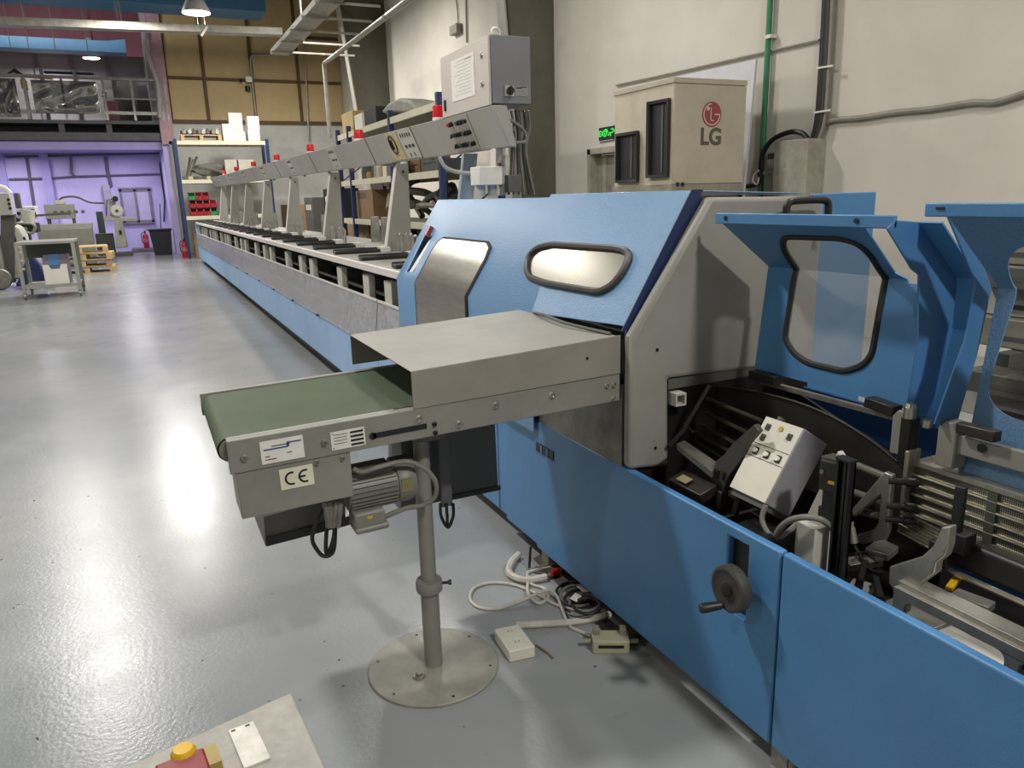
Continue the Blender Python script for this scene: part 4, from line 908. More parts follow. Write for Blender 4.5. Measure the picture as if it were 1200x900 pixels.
# ================================================================ foreground control desk
zt = .86
A_, B__, C_ = az(140, 901, zt), az(342, 810, zt), az(386, 908, zt)
ex = (A_ - B__).normalized(); ey = (C_ - B__).normalized(); Wp, Dp = (A_ - B__).length * 1.15, .42
org = B__
pc = thing('control_pedestal', 'grey control pedestal top in the near foreground with red switch and white plate', 'control desk', (org + ex * Wp / 2 + ey * Dp / 2) * 1.0)
pc.location.z = 0
def pd(u, v, h=0): return org + ex * u + ey * v + V((0, 0, h))
m = MB(); m.prism([pd(0, 0, -zt), pd(Wp, 0, -zt), pd(Wp, Dp, -zt), pd(0, Dp, -zt)], (0, 0, zt)); cbn = obj('cabinet', m, M('pedestal_grey', '#97958c', rough=.5, var=.12, scale=25, bump=.2), pc, .004)
def pq(px, py, h=.0): return az(px, py, zt + h)
m = MB(); a, b_ = pq(268, 858), pq(297, 847); d1 = (b_ - a); L1 = d1.length; d1.normalize(); d2 = V((0, 0, -1)).cross(d1); d2 = d2 if d2.dot(ey) > 0 else -d2
m.prism([a, b_, b_ + d2 * .09, a + d2 * .09], (0, 0, .003)); pp = obj('notice_plate', m, M('smudged_white_plate', '#cbc8c0', rough=.5, var=.15, scale=30), pc)
m = MB(); o = a.lerp(b_, .5) + d2 * .005 + V((0, 0, .0035))
for k in (-.012, .008): m.obox(o + d1 * k, (.006, .0025, .0008), d1, d2, (0, 0, 1))
obj('plate_print', m, PRINT, pp)
c = pq(216, 904, .03) ; m = MB(); m.obox(V((c.x, c.y - .022, zt + .025)) + d2 * .0, (.06, .06, .05), d1, d2, (0, 0, 1)); rs = obj('red_switch_box', m, M('dark_red_box', '#7d171a', rough=.4), pc, .004)
q = V((c.x + .002, c.y + .012, zt + .04)); m = MB(); m.lathe([(.016, 0), (.016, .010), (.012, .016), (.001, .017)], q, (0, 0, 1), 18); obj('yellow_button', m, YELLOW, rs)
q = pq(250, 897, .0); m = MB(); m.obox(q + d2 * .008 + V((0, 0, .012)), (.016, .04, .024), d1, d2, (0, 0, 1)); obj('switch_label', m, M('ochre_plastic', '#a08b4a', rough=.5), pc)
# ================================================================ sockets and cables on the floor
def floorbox(name, label, cat, corners, h, mat, bev=.004):
    m = MB(); m.prism([V((p.x, p.y, 0)) for p in corners], (0, 0, h)); o = obj(name, m, mat, None, bev); return tag(o, label, cat)
h = .045
tl, tr, br = az(579, 737, h), az(608, 731, h), az(627, 757, h); bl = tl + (br - tr)
so = floorbox('socket_box', 'white surface-mounted double socket box lying on the floor by the round base', 'socket box', [tl, tr, br, bl], h, M('socket_white', '#d3cfc0', rough=.4, var=.05))
u = (tr - tl).normalized(); v = (bl - tl).normalized(); cc = (tl + br) / 2
for s in (-.042, .03):
    q = cc + v * s + V((0, 0, .001)); m = MB(); m.lathe([(.022, 0), (.022, .0015), (.019, .003), (.017, .0012), (.001, .0012)], q - V((0, 0, .001)), (0, 0, 1), 24); so_ = obj('socket', m, M('socket_white'), so)
    for d in (-.007, .007): m = MB(); m.cyl(q + u * d, q + u * d + V((0, 0, .0015)), .0025, seg=8); obj('pin_hole', m, BLACK, so_)
h2 = .05; tl, tr, br = az(693, 738, h2), az(735, 738, h2), az(738, 752, h2); bl = tl + (br - tr)
cn = floorbox('connector_box', 'small beige metal connector box on the floor beside the blue panel', 'connector box', [tl, tr, br, bl], h2, M('beige_metal', '#aaa58a', rough=.5, var=.1))
u = (tr - tl).normalized(); v = (bl - tl).normalized()
for f_ in (.12, .86): m = MB(); m.obox(tl.lerp(tr, f_) + v * .02 + V((0, 0, .012)), (.022, .03, .025), u, v, (0, 0, 1)); obj('clip', m, M('clip_grey', '#8a8776', rough=.5), cn, .002)
q = bl.lerp(br, .5) + V((0, 0, -.02)); m = MB(); m.obox(q + v * .001, (.09, .004, .01), u, v, (0, 0, 1)); obj('slot', m, BLACK, cn)
for e, s in ((tl.lerp(bl, .5), -1), (tr.lerp(br, .5), 1)): m = MB(); m.cyl(e + V((0, 0, -.022)), e + u * s * .035 + V((0, 0, -.022)), .009, seg=12); obj('gland', m, M('clip_grey'), cn)
def cable(name, label, pts, r, mat, z=None, group=None):
    z = r if z is None else z; P = []
    for p in pts: P.append(az(p[0], p[1], p[2] if len(p) > 2 else z))
    m = MB(); m.tube(P, r, 8, 6); return tag(obj(name, m, mat), label, 'cable', group)
cable('looped_cable', 'thin white cable making a wide loop on the open floor', [(645, 665), (628, 668), (618, 672), (622, 684), (638, 690), (642, 700), (632, 707), (622, 700, .02), (618, 690, .02), (620, 676)], .007, CABLE_W)
cable('looped_cable', 'white cable swinging out left past the cable heap to the beige box', [(693, 745), (675, 738), (666, 732), (659, 715), (652, 698, .02), (640, 692, .025), (615, 702, .02), (585, 713), (562, 712), (551, 702), (556, 689), (575, 683), (600, 685), (625, 694), (650, 708), (680, 716)], .0065, CABLE_W)
cable('thick_cable', 'thick white tube running straight from the socket box under the machine', [(605, 733), (640, 731), (670, 729), (690, 726), (715, 720)], .014, CABLE_W)
cable('bent_tube', 'stubby pale hose elbow at the left of the cable heap', [(608, 650), (600, 658), (596, 669), (602, 676), (618, 680), (640, 676)], .016, CABLE_W)
cable('grey_hose', 'dark grey hose in the cable heap with a red end', [(640, 676), (648, 673), (655, 668), (668, 660)], .012, CABLE_G)
cable('red_connector', 'small red connector in the cable heap under the blue panel', [(646, 672, .025), (655, 668, .025)], .014, RED_PL)
for i in range(5):
    cx, cy = 676 + 3 * i, 694 + 4 * i; P = [az(cx + (24 - 2 * i) * math.cos(a + i), cy + (13 - i) * math.sin(a + i), .012 + .012 * i) for a in [k * .55 for k in range(11)]]
    m = MB(); m.tube(P, .006, 6, 4); tag(obj('coiled_cable', m, CABLE_G if i % 2 else CABLE_K), ['outer grey ring of the coiled cable heap under the blue panel', 'second ring, black, of the coiled cable heap', 'middle dark ring of the coiled cable heap', 'fourth ring, inside the coiled cable heap', 'innermost dark ring of the coiled cable heap'][i] if False else 'grey or black coiled cable in the heap under the blue panel', 'cable', 'coiled cables under the machine')
cable('black_cable', 'black cable hanging from the machine down into the cable heap', [(622, 640, .12), (621, 655, .05), (622, 668), (640, 672), (665, 668)], .006, CABLE_K)
cable('grey_cable', 'grey cable lying straight across the back of the heap', [(620, 668), (645, 662), (668, 660), (690, 664)], .008, CABLE_G)
cable('flat_lead', 'brown pointed offcut lying beside the white socket box', [(628, 756, .004), (640, 764, .004), (648, 771, .003)], .004, M('brown_strip', '#7a6648', rough=.7))
m = MB(); m.prism([az(*p, .001) for p in ((625, 655), (650, 640), (760, 752), (726, 760))], (0, 0, .004)); tag(obj('dark_floor_sheet', m, M('dark_sheet_grey', '#4d4943', rough=.6, var=.2)), 'dark flat sheet under the edge of the blue machine', 'mat')  # thin flat sheet, darker than the floor around it
for i, (u, v) in enumerate(((675, 700), (683, 690))):
    q = az(u, v, .06); m = MB(); m.rbox((q.x, q.y, .06), (.05, .03, .002), .6 + i, .2); tag(obj('cable_tag', m, WHITE_PAPER), ['white paper tag low on the cable coil', 'white paper tag high on the cable coil'][i], 'tag')
# ================================================================ along the right wall
xw = XW - .03
def wbox(name, label, cat, px0, py0, px1, py1, d, mat, x=XW, bev=.01):
    a, b_ = ax(px0, py0, x), ax(px1, py1, x); m = MB(); m.box(x - d, x - .002, a.y, b_.y, a.z, 0 if name == 'junction_trunk' else b_.z); return tag(obj(name, m, mat, None, bev), label, cat)
# air conditioner on its stand
ac = thing('air_conditioner', 'beige box-shaped duct air conditioner with round red emblem and two black openings', 'air conditioner', (5.45, 7.1, 1.57))
AC = M('ac_beige', '#b3ab99', rough=.55, var=.06, scale=3); ACS = M('ac_side', '#c4bca6', rough=.6, var=.08, scale=4)
xa, xc, ya, yb2, z0, z1 = 5.0, 5.93, 6.55, 7.62, 1.66, 2.69
m = MB(); m.box(xa, xc, ya, yb2, z0, z1); cs_ = obj('casing', m, ACS, ac, .006)
m = MB(); m.box(xa + .005, xc + .005, ya - .012, ya, z0 + .005, z1 - .05); fpn = obj('front_panel', m, AC, ac, .005)
m = MB(); m.box(xa - .012, xc + .012, ya - .016, yb2 + .01, z1 - .04, z1 + .012); obj('top_trim', m, AC, ac, .004)
m = MB(); m.box(xa - .02, xc, ya - .02, yb2 + .02, z0 - .11, z0 - .0); obj('base_rail', m, M('weathered_rail', '#98917f', rough=.6, var=.15, scale=8), ac, .004)
def duct(px0, py0, px1, py1):
    a, b_ = ax(px0, py0, xa), ax(px1, py1, xa); y0, y1 = b_.y, a.y; zt_, zb_ = a.z, b_.z
    m = MB(); m.plate([(y0 - .03, zb_ - .03), (y1 + .03, zb_ - .03), (y1 + .03, zt_ + .03), (y0 - .03, zt_ + .03)], [[(y0, zb_), (y1, zb_), (y1, zt_), (y0, zt_)]], lambda y, z: V((xa - .004 - .012 * math.sin(y * 40) ** 2, y, z)), 0)
    r = bmesh.ops.extrude_face_region(m.bm, geom=m.bm.faces[:]); bmesh.ops.translate(m.bm, vec=(-.035, 0, 0), verts=[v for v in r['geom'] if isinstance(v, bmesh.types.BMVert)])
    o = obj('duct_collar', m, RUBBER, ac)
    m = MB(); m.box(xa - .006, xa - .003, y0, y1, zb_, zt_); obj('dark_opening', m, M('duct_inside', '#15171a', rough=.5), o)
    for t in (.3,): m = MB(); m.box(xa - .012, xa - .006, y0 + (y1 - y0) * t, y0 + (y1 - y0) * t + .03, zb_ + .02, zt_ - .02); obj('duct_blade', m, GREY_DARK, o)
duct(726, 160, 748, 210); duct(764, 123, 783, 204)
# emblem: a red disc with a simple face of white lines
q = ay(834, 134, ya - .013); Rr = .125
m = MB(); m.cyl(q, q + V((0, -.003, 0)), Rr, seg=40); em = obj('emblem_disc', m, M('emblem_red', '#8f4148', rough=.55, var=.05), fpn)
m = MB(); o = q + V((0, -.0045, 0)); Ra = Rr * .83
def pc_(a, r=Ra): return o + V((r * math.cos(math.radians(a)), 0, r * math.sin(math.radians(a))))
pts_ = [pc_(a) for a in range(95, 361, 8)]
for p, p2 in zip(pts_, pts_[1:]): m.bar(p, p2, .011, .001, (0, 1, 0))
for p, p2 in ((pc_(0), o + V((.035, 0, 0))), (o + V((-.012, 0, .065)), o + V((-.012, 0, -.065))), (o + V((-.017, 0, -.06)), o + V((.028, 0, -.06)))): m.bar(p, p2, .011, .001, (0, 1, 0))
m.cyl(o + V((-.05, 0, .055)), o + V((-.05, -.001, .055)), .019, seg=16); obj('emblem_lines', m, M('emblem_white', '#c9bfae', rough=.55, var=.03), em)
q = ay(833, 161, ya - .0135); m = MB(); m.text('LG', .23, q, (1, 0, 0), (0, 0, 1), .002, bold=.008); obj('lettering', m, M('lettering_grey', '#55514a', rough=.6, var=.03), fpn)
for (u, v) in ((794, 216), (800, 216)): p = ay(u, v, ya - .022); m = MB(); m.box(p.x - .015, p.x + .015, ya - .03, ya - .018, p.z - .02, p.z + .02); obj('latch', m, BLACK, ac)
st = thing('steel_stand', 'rusty brown steel stand under the beige air conditioner', 'stand', (5.45, 7.1, 0))
RUST = M('rusty_steel', '#6b4f3b', rough=.75, var=.25, scale=9)
m = MB(); m.box(4.98, 5.95, 6.55, 6.62, 1.44, 1.545); m.box(4.98, 5.95, 7.55, 7.62, 1.44, 1.545); m.box(4.98, 5.05, 6.55, 7.62, 1.44, 1.545); m.box(5.88, 5.95, 6.55, 7.62, 1.44, 1.545); obj('frame', m, RUST, st)
for x in (5.02, 5.91):
    for y in (6.58, 7.58): m = MB(); m.box(x - .035, x + .035, y - .035, y + .035, 0, 1.44); obj('leg', m, RUST, st)
# pale board leaning behind it
a, b_, c_ = ax(880, 75, 6.55), ax(876, 210, 6.55), ax(800, 92, 6.55)
m = MB(); m.prism([(6.5, a.y - .13, a.z + .03), (6.5, a.y + 1.9, a.z + .05), (6.3, a.y + 1.9, 0), (6.3, a.y - .13, 0)], (.03, 0, 0)); tag(obj('leaning_board', m, M('blueish_white_board', '#c3c4c8', rough=.5, var=.05)), 'tall bluish white board leaning behind the beige air conditioner', 'board')
# exit sign
ex_ = ax(712, 156, XW); sg = thing('exit_sign', 'black exit sign with green lettering above the doorway', 'sign', (XW - .02, ex_.y, ex_.z - .1))
a, b_ = ax(703.5, 151, XW), ax(721, 162, XW); m = MB(); m.box(XW - .03, XW - .001, a.y, b_.y, b_.z - .02, a.z + .02); sb_ = obj('sign_board', m, PRINT, sg)
m = MB(); m.box(XW - .032, XW - .03, a.y, b_.y, a.z + .012, a.z + .02); m.box(XW - .032, XW - .03, a.y, b_.y, b_.z - .02, b_.z - .012); obj('border', m, WHITE_PL, sb_)
GL = M('green_glow', '#2fe04a', rough=.4, var=0, emit=.8)
m = MB(); m.text('EXIT', .125, V((XW - .033, a.y + (b_.y - a.y) * .30, (a.z + b_.z) / 2)), (0, -1, 0), (0, 0, 1), .001, bold=.004); obj('lettering', m, GL, sb_)
m = MB(); o = V((XW - .033, a.y + (b_.y - a.y) * .74, (a.z + b_.z) / 2))
for P in (((.14, .05), (.10, .06), (.06, .03), (.10, -.02), (.14, -.05)), ((.05, -.03), (.02, -.03), (.01, .0), (-.02, .0), (-.03, -.05)), ((-.05, .05), (-.09, .06), (-.12, .02), (-.06, .0), (-.03, .0))): m.tube([o + V((0, -p[0] * -1 if False else p[0], p[1])) for p in P], .011, 6, 3)
obj('script_lettering', m, GL, sb_)
# pipes and cables
def wtube(name, label, pts, r, mat, x=xw, cat='pipe', group=None):
    m = MB(); m.tube([ax(p[0], p[1], x if len(p) < 3 else p[2]) for p in pts], r, 8, 4); return tag(obj(name, m, mat), label, cat, group)
a = ax(905, 0, xw); b_ = ax(893, 228, xw); gp = thing('green_pipe', 'vertical green water pipe on the right wall', 'pipe', (xw, a.y, 0))
m = MB(); m.cyl((xw - .03, b_.y, 0), (xw - .03, a.y, a.z + .8), .035, seg=14); pi_ = obj('pipe', m, M('green_pipe_paint', '#2f7d55', rough=.45, var=.06), gp)
for (u, v) in ((903, 43), (896, 203)): q = ax(u, v, xw - .03); m = MB(); m.box(q.x - .045, XW - .002, q.y - .045, q.y + .045, q.z - .02, q.z + .02); obj('pipe_clip', m, WHITE_PL, gp)
wtube('wall_conduit', 'thin grey conduit sloping across the right wall above the air conditioner', ((722, 100), (800, 83), (960, 47)), .013, M('conduit_grey', '#8f8a80', rough=.6), cat='conduit')
jb = wbox('junction_trunk', 'tall weathered grey trunking box at the foot of the cable bundle', 'junction box', 929, 166, 962, 262, .28, M('weathered_trunking', '#a5a293', rough=.6, var=.14, scale=6), bev=.008)
bd = thing('cable_bundle', 'thick bundle of black and grey cables running up the wall', 'cable bundle', (xw, ax(960, 100, xw).y, ax(950, 165, xw).z))
for k in range(7):
    o_ = k * 1.9
    m = MB(); m.tube([ax(p[0] + o_ * (1 if i else .8), p[1], xw - .05 * (k % 2)) for i, p in enumerate(((951, 166), (957, 140), (961, 90), (964, 40), (967, -20)))], .026 if k < 4 else .02, 6, 4); obj('cable', m, CABLE_K if k < 3 else (M('dark_cable') if k == 3 else GREY_DARK if k == 4 else M('conduit_grey')), bd)
for (u, v) in ((960, 80), (957, 132)): a, b_ = ax(u - 3, v, xw - .08), ax(u + 16, v - 3, xw - .08); m = MB(); m.bar(a, b_, .015, .02); obj('cable_tie', m, WHITE_PL, bd)
wtube('wall_cable', 'grey cable drooping along the bare right wall', ((958, 158), (964, 148), (975, 141), (1010, 138), (1047, 132), (1090, 128), (1140, 120), (1165, 120), (1205, 108)), .03, M('conduit_grey'), cat='cable')
wtube('black_hose', 'black hose arching from the trunking box down behind the green pipe', ((947, 164), (940, 156), (925, 155), (905, 164), (894, 180), (891, 200), (888, 215), (870, 219)), .03, CABLE_K, x=xw - .1, cat='hose')
wtube('thin_wire', 'thin white wires curled beside the air conditioner', ((889, 200), (884, 204), (882, 212), (887, 216), (889, 208)), .012, WHITE_PL, x=xw - .15, cat='wire')
tb_ = wbox('wall_controller', 'small cream controller box on the wall beside the green pipe', 'controller', 903, 178, 913, 197, .05, WHITE_PL)
a, b_ = ax(904, 180, XW), ax(912, 186, XW); m = MB(); m.box(XW - .055, XW - .05, a.y, b_.y, a.z, b_.z); obj('display', m, GREY_DARK, tb_)
wtube('wall_conduit', 'vertical grey conduit high on the wall left of the near steel column', ((546, 0), (547, 50)), .02, M('conduit_grey'), cat='conduit')
wl = wbox('wall_lamp', 'small grey bulkhead lamp hanging on a cable high on the wall', 'lamp', 533, 32, 542, 38, .14, M('conduit_grey')); m = MB(); a = ax(537, 32, xw); m.tube([a, a + V((0, 0, .3)), a + V((0, .05, .6))], .012, 6); obj('lamp_cable', m, CABLE_K, wl)
# ---- stack of long steel profiles behind the raised covers
PRF = [M('profile_olive', '#8a887a', rough=.5, var=.14, scale=4), M('profile_dark', '#5f5d55', rough=.5, var=.14, scale=4), M('profile_pale', '#b7b5aa', rough=.5, var=.1, scale=4)]
rk = thing('profile_rack', 'low rack holding long steel profiles behind the raised blue covers', 'rack', (3.4, 1.6, 0))
for y in (.3, 1.8):
    m = MB(); m.box(3.72, 3.80, y - .04, y + .04, 0, 1.45); m.box(2.9, 3.80, y - .05, y + .05, 0, .06); obj('upright', m, GREY_DARK, rk)
    for z in (.30, .62, .94): m = MB(); m.box(3.0, 3.76, y - .03, y + .03, z - .05, z); obj('rack_arm', m, GREY_DARK, rk)
ords = ['lowest', 'second lowest', 'third from the bottom', 'fourth from the bottom', 'fifth from the bottom', 'sixth from the bottom', 'seventh from the bottom', 'topmost']
zz = .30
for i in range(8):
    h_ = .12 if i % 3 else .09; zz = [.302, .43, .622, .75, .942, 1.064, 1.186, 1.278][i]
    m = MB(); x_ = 3.05 + .05 * (i % 3); m.box(x_, x_ + .5 - .03 * i, .0 - .1 * (i % 2), 1.98 + .05 * (i % 3), zz, zz + h_); o_ = obj('steel_profile', m, PRF[(i * 2 + 1) % 3], None, .006); tag(o_, 'long flat steel profile, %s of the pile behind the blue covers' % ords[i], 'steel profile', 'steel profiles on the rack')
    m = MB(); m.box(x_ - .001, x_ + .002, .1, 1.9, zz + .03, zz + .05); obj('groove', m, GREY_DARK, o_)
for i, (y, z, sz, rz, lb) in enumerate(((1.72, 1.402, (.3, .3, .05), .2, 'olive metal offcut lying on top of the profile pile, at the left'), (1.35, 1.402, (.28, .4, .08), -.3, 'crumpled dark sheet lying on top of the profile pile, in the middle'), (.75, 1.402, (.3, .5, .06), .1, 'pale flat offcut lying on top of the profile pile, at the right'), (1.88, 1.402, (.2, .12, .1), 0, 'small pale block at the far end on top of the profile pile'))):
    m = MB(); m.rbox((3.3, y, z + sz[2] / 2 - .0), sz, rz, .04); tag(obj('metal_offcut', m, PRF[i % 3], None, .006), lb, 'offcut')
# a white crate and cartons on the floor beyond the cover's window hole
for i, (x, y, w_, d_, h_, mt, lb) in enumerate(((2.75, .9, .35, .8, .5, PRF[2], 'pale carton on the floor behind the right-hand cover'), (2.72, 1.9, .3, .5, .42, CARD, 'brown carton on the floor behind the left-hand cover'))):
    m = MB(); m.box(x - w_ / 2, x + w_ / 2, y - d_ / 2, y + d_ / 2, 0, h_); tag(obj('carton', m, mt, None, .006), lb, 'box')
# ================================================================ far left: carts, machines, pallets, recess
# ---- grey trolley
yt = 16.2
a, b_ = ay(27, 285, yt), ay(92, 280, yt); zt2 = (a.z + b_.z) / 2; bl_, br_ = az(43, 345, .12), az(104, 342, .12)
tx0, tx1, ty0, ty1 = -2.03, -1.15, yt, yt + 1.0
t = thing('trolley', 'grey steel trolley on castors with an open lower shelf, standing on the open floor', 'trolley', ((tx0 + tx1) / 2, yt + .5, 0))
TG = M('trolley_grey', '#94948c', rough=.5, var=.08)
m = MB(); m.box(tx0 - .03, tx1 + .03, ty0 - .03, ty1 + .03, zt2 - .05, zt2); obj('top', m, TG, t, .006)
for x in (tx0, tx1):
    for y in (ty0, ty1):
        m = MB(); m.box(x - .03, x + .03, y - .03, y + .03, .12, zt2 - .05); obj('leg', m, TG, t)
        m = MB(); m.cyl((x - .018, y, .055), (x + .018, y, .055), .055, seg=14); c = obj('castor', m, STEEL_DULL, t); m = MB(); m.box(x - .03, x + .03, y - .02, y + .02, .06, .125); obj('fork', m, GALV, c)
m = MB(); m.box(tx0, tx1, ty0, ty1, .2, .235); m.box(tx0 - .03, tx1 + .03, ty0 - .035, ty0 + .0, .19, .25); obj('shelf', m, TG, t)
m = MB(); m.box(tx0 + .03, tx1 - .03, ty1 - .02, ty1 + .01, zt2 - .34, zt2 - .05); obj('back_panel', m, GREY_DARK, t)
for z in (.55, .7, .85, .95): m = MB(); m.box(tx0 + .03, tx0 + .07, ty0 - .02, ty0 + .02, z - .02, z + .02); obj('bracket', m, GREY_LIGHT, t)
wa, wb = ay(50, 312, yt + .12), ay(83, 338, yt + .12)
m = MB(); x0, x1, z1 = wa.x, wb.x, wa.z + .02; zb_ = .236; xm = (x0 + x1) / 2
m.prism([(x0, yt + .1, zb_), (x1, yt + .1, zb_), (x1, yt + .1, z1), (xm + .10, yt + .1, z1), (xm + .07, yt + .1, z1 - .08), (xm - .07, yt + .1, z1 - .08), (xm - .10, yt + .1, z1), (x0, yt + .1, z1)], (0, .02, 0))
m.box(x0, x0 + .015, yt + .12, yt + .5, zb_, z1); m.box(x1 - .015, x1, yt + .12, yt + .5, zb_, z1); m.box(x0, x1, yt + .48, yt + .5, zb_, z1)
tag(obj('white_tray', m, WHITE_PL), 'white open box with a notched front on the lower shelf of the trolley', 'box')
m = MB(); m.box(x0 + .02, x0 + .42, yt + .2, yt + .44, zb_ + .0, z1 + .17); o = tag(obj('blue_carton', m, M('carton_grey_violet', '#7d7688', rough=.7), None, .004), 'grey carton with a blue flap rising out of the white box', 'box'); m = MB(); m.box(x0 + .1, x0 + .27, yt + .19, yt + .2, z1 - .03, z1 + .18); obj('blue_flap', m, PAINT_BLUE, o)
# ---- blue pallet truck behind the trolley
p = az(40, 338, 0); pt = thing('pallet_truck', 'dark blue pallet truck parked between the trolley and the machines', 'pallet truck', (p.x, p.y, 0))
m = MB(); m.prism([(p.x - .32, p.y, .06), (p.x + .25, p.y, .06), (p.x + .18, p.y, .45), (p.x + .02, p.y, .75)], (0, .25, 0)); obj('body', m, NAVY, pt, .02)
for dx in (-.25, .2): m = MB(); m.box(p.x + dx - .08, p.x + dx + .08, p.y + .25, p.y + 1.3, .06, .12); obj('fork', m, NAVY, pt)
m = MB(); m.cyl((p.x + .28, p.y - .03, .12), (p.x + .38, p.y - .03, .12), .12, seg=16); obj('wheel', m, BLACK, pt)
m = MB(); m.tube([(p.x + .02, p.y + .1, .7), (p.x - .02, p.y + .0, 1.05)], .025, 8, 0); obj('handle', m, NAVY, pt)
# ---- stack of pallets
pp = az(136, 319, 0); X1 = pp.x; pw = 1.25
nm = ['lowest', 'second from the floor', 'third from the floor', 'topmost']; zc0 = 0
proto = None
for i in range(4):
    lab = ['wooden pallet at the bottom of the stack beyond the trolley', 'wooden pallet second from the floor in the stack beyond the trolley', 'wooden pallet third from the floor in the stack beyond the trolley', 'wooden pallet on top of the stack beyond the trolley'][i]
    off = [0, -.08, -.02, -.12][i]; L = (X1 - pw / 2 + off, pp.y + .5, .165 * i + .0005 * i)
    if proto is None:
        proto = thing('wooden_pallet', lab, 'pallet', L, 'pallets stacked beyond the trolley')
        for k in range(6): m = MB(); y = L[1] - .48 + .18 * k; m.box(L[0] - pw / 2, L[0] + pw / 2, y, y + .12, .14, .162); obj('deck_board', m, WOOD, proto)
        for k in range(3): m = MB(); y = L[1] - .5 + .43 * k; m.box(L[0] - pw / 2, L[0] + pw / 2, y, y + .1, 0, .02); obj('base_board', m, WOOD, proto)
        for i_ in range(3):
            for k in range(3): m = MB(); x = L[0] - pw / 2 + (pw - .12) / 2 * i_; y = L[1] - .5 + .43 * k; m.box(x, x + .12, y, y + .1, .02, .14); obj('block', m, WOOD, proto)
    else: dup(proto, L, lab, 'pallets stacked beyond the trolley', rz=[0, .03, -.04, .05][i])
# ---- large grey cabinet table behind
yq = 23.4; a, b_ = ay(42, 264, yq), ay(106, 262, yq); c = ay(108, 310, yq)
m = MB(); t = thing('steel_cabinet', 'low grey steel cabinet with a raised back standing behind the trolley', 'cabinet', ((a.x + b_.x) / 2, yq + .4, 0))
m.box(a.x, b_.x, yq, yq + .8, .12, a.z - .12); obj('body', m, M('cabinet_mid_grey', '#77776f', rough=.5), t, .006)
m = MB(); m.box(a.x - .02, b_.x + .02, yq + .5, yq + .82, a.z - .12, a.z); obj('top', m, GREY_PAINT, t, .006)
for x in (a.x + .05, b_.x - .05): m = MB(); m.box(x - .03, x + .03, yq + .05, yq + .75, 0, .12); obj('foot', m, GREY_DARK, t)
# ---- test console with a row of knobs
yk = 25.0; a, b_ = ay(51, 240, yk), ay(88, 256, yk); t = thing('knob_console', 'grey bench console with a row of dark knobs against the lilac wall', 'console', ((a.x + b_.x) / 2, yk + .3, 0))
m = MB(); m.box(a.x, b_.x, yk, yk + .5, b_.z, a.z); obj('console_box', m, GREY_PAINT, t, .01)
for k in range(5): x = a.x + .25 + .17 * k; m = MB(); m.cyl((x, yk, (a.z + b_.z) / 2 - .02), (x, yk - .04, (a.z + b_.z) / 2 - .02), .05, seg=12); obj('knob', m, GREY_DARK, t)
for x in (a.x + .05, b_.x - .05): m = MB(); m.box(x - .03, x + .03, yk + .05, yk + .45, 0, b_.z); obj('leg', m, GREY_DARK, t)
m = MB(); m.tube([ay(p[0], p[1], yk + .3) for p in ((67, 240), (70, 234), (76, 231), (90, 231), (105, 237), (122, 238))], .03, 6); tag(obj('hanging_cable', m, GREY_DARK), 'thick dark cable curving from the console to the box on the lilac wall', 'cable')
m = MB(); q = ay(70, 236, yk + .25); m.box(q.x - .13, q.x + .13, q.y - .1, q.y + .1, a.z, q.z + .04); tag(obj('small_motor', m, GREY_LIGHT, None, .02), 'small pale box on top of the knob console', 'box')
# ---- machines at the left edge
yg_ = 19.0; t = thing('grinding_machine', 'pale grey machine tool with curved column at the left edge of the floor', 'machine', ay(20, 330, yg_) * 1.0); t.location.z = 0
def gq(px, py, y=yg_): return ay(px, py, y)
m = MB(); m.prism([gq(*p) for p in ((6, 268), (14, 263), (22, 266), (28, 276), (34, 300), (37, 325), (14, 328), (10, 300))], (0, .7, 0)); obj('column', m, M('machine_cream', '#bdbbae', rough=.45), t, .05, 4)
m = MB(); a, b_ = gq(0, 226), gq(17, 252); m.box(a.x - .3, b_.x, yg_ - .2, yg_ + .15, b_.z, a.z); o = obj('control_box', m, GREY_LIGHT, t, .02)
for (u, v) in ((10, 234), (11, 239), (12, 244)): q = gq(u, v, yg_ - .2); m = MB(); m.cyl(q, q + V((0, -.03, 0)), .03, seg=10); obj('button', m, BLACK, o)
m = MB(); m.tube([gq(0, 219), gq(6, 221), gq(12, 227)], .05, 8); obj('hose', m, WHITE_PL, t)
m = MB(); a, b_ = gq(15, 226, yg_ + .5), gq(25, 244, yg_ + .5); m.box(a.x, b_.x, yg_ + .5, yg_ + .7, b_.z, a.z); obj('screen_housing', m, GREY_DARK, t, .02)
m = MB(); a, b_ = gq(-6, 275), gq(8, 322); m.box(a.x - .3, b_.x, yg_ - .3, yg_ + .3, .1, a.z); obj('base', m, GREY_PAINT, t, .04)
m = MB(); a = gq(4, 330, yg_ - .4); m.lathe([(.2, -.05), (.22, 0), (.2, .05), (.08, .06)], (a.x - .05, yg_ - .42, .22), (0, -1, 0), 18); obj('floor_wheel', m, STEEL_DULL, t)
m = MB(); m.tube([gq(8, 258), gq(16, 275), gq(22, 300), gq(26, 318)], .025, 6); obj('hose', m, CABLE_K, t)
m = MB(); m.bar(gq(10, 250, yg_ + .1), gq(10, 330, yg_ + .1), .25, .25, (0, 1, 0)); obj('rear_post', m, GREY_DARK, t)
y5 = 20.7; t = thing('lathe_machine', 'grey workbench machine with a looped handrail left of the knob console', 'machine', gq(32, 300, y5) * 1.0); t.location.z = 0
m = MB(); a, b_ = gq(18, 242, y5), gq(44, 256, y5); m.box(a.x, b_.x, y5, y5 + .5, b_.z, a.z); o = obj('display_panel', m, M('panel_light', '#c9c7d2', rough=.45), t, .02)
for (u, v) in ((38, 247), (40, 250), (22, 250)): q = gq(u, v, y5); m = MB(); m.cyl(q, q + V((0, -.03, 0)), .04, seg=10); obj('button', m, BLACK, o)
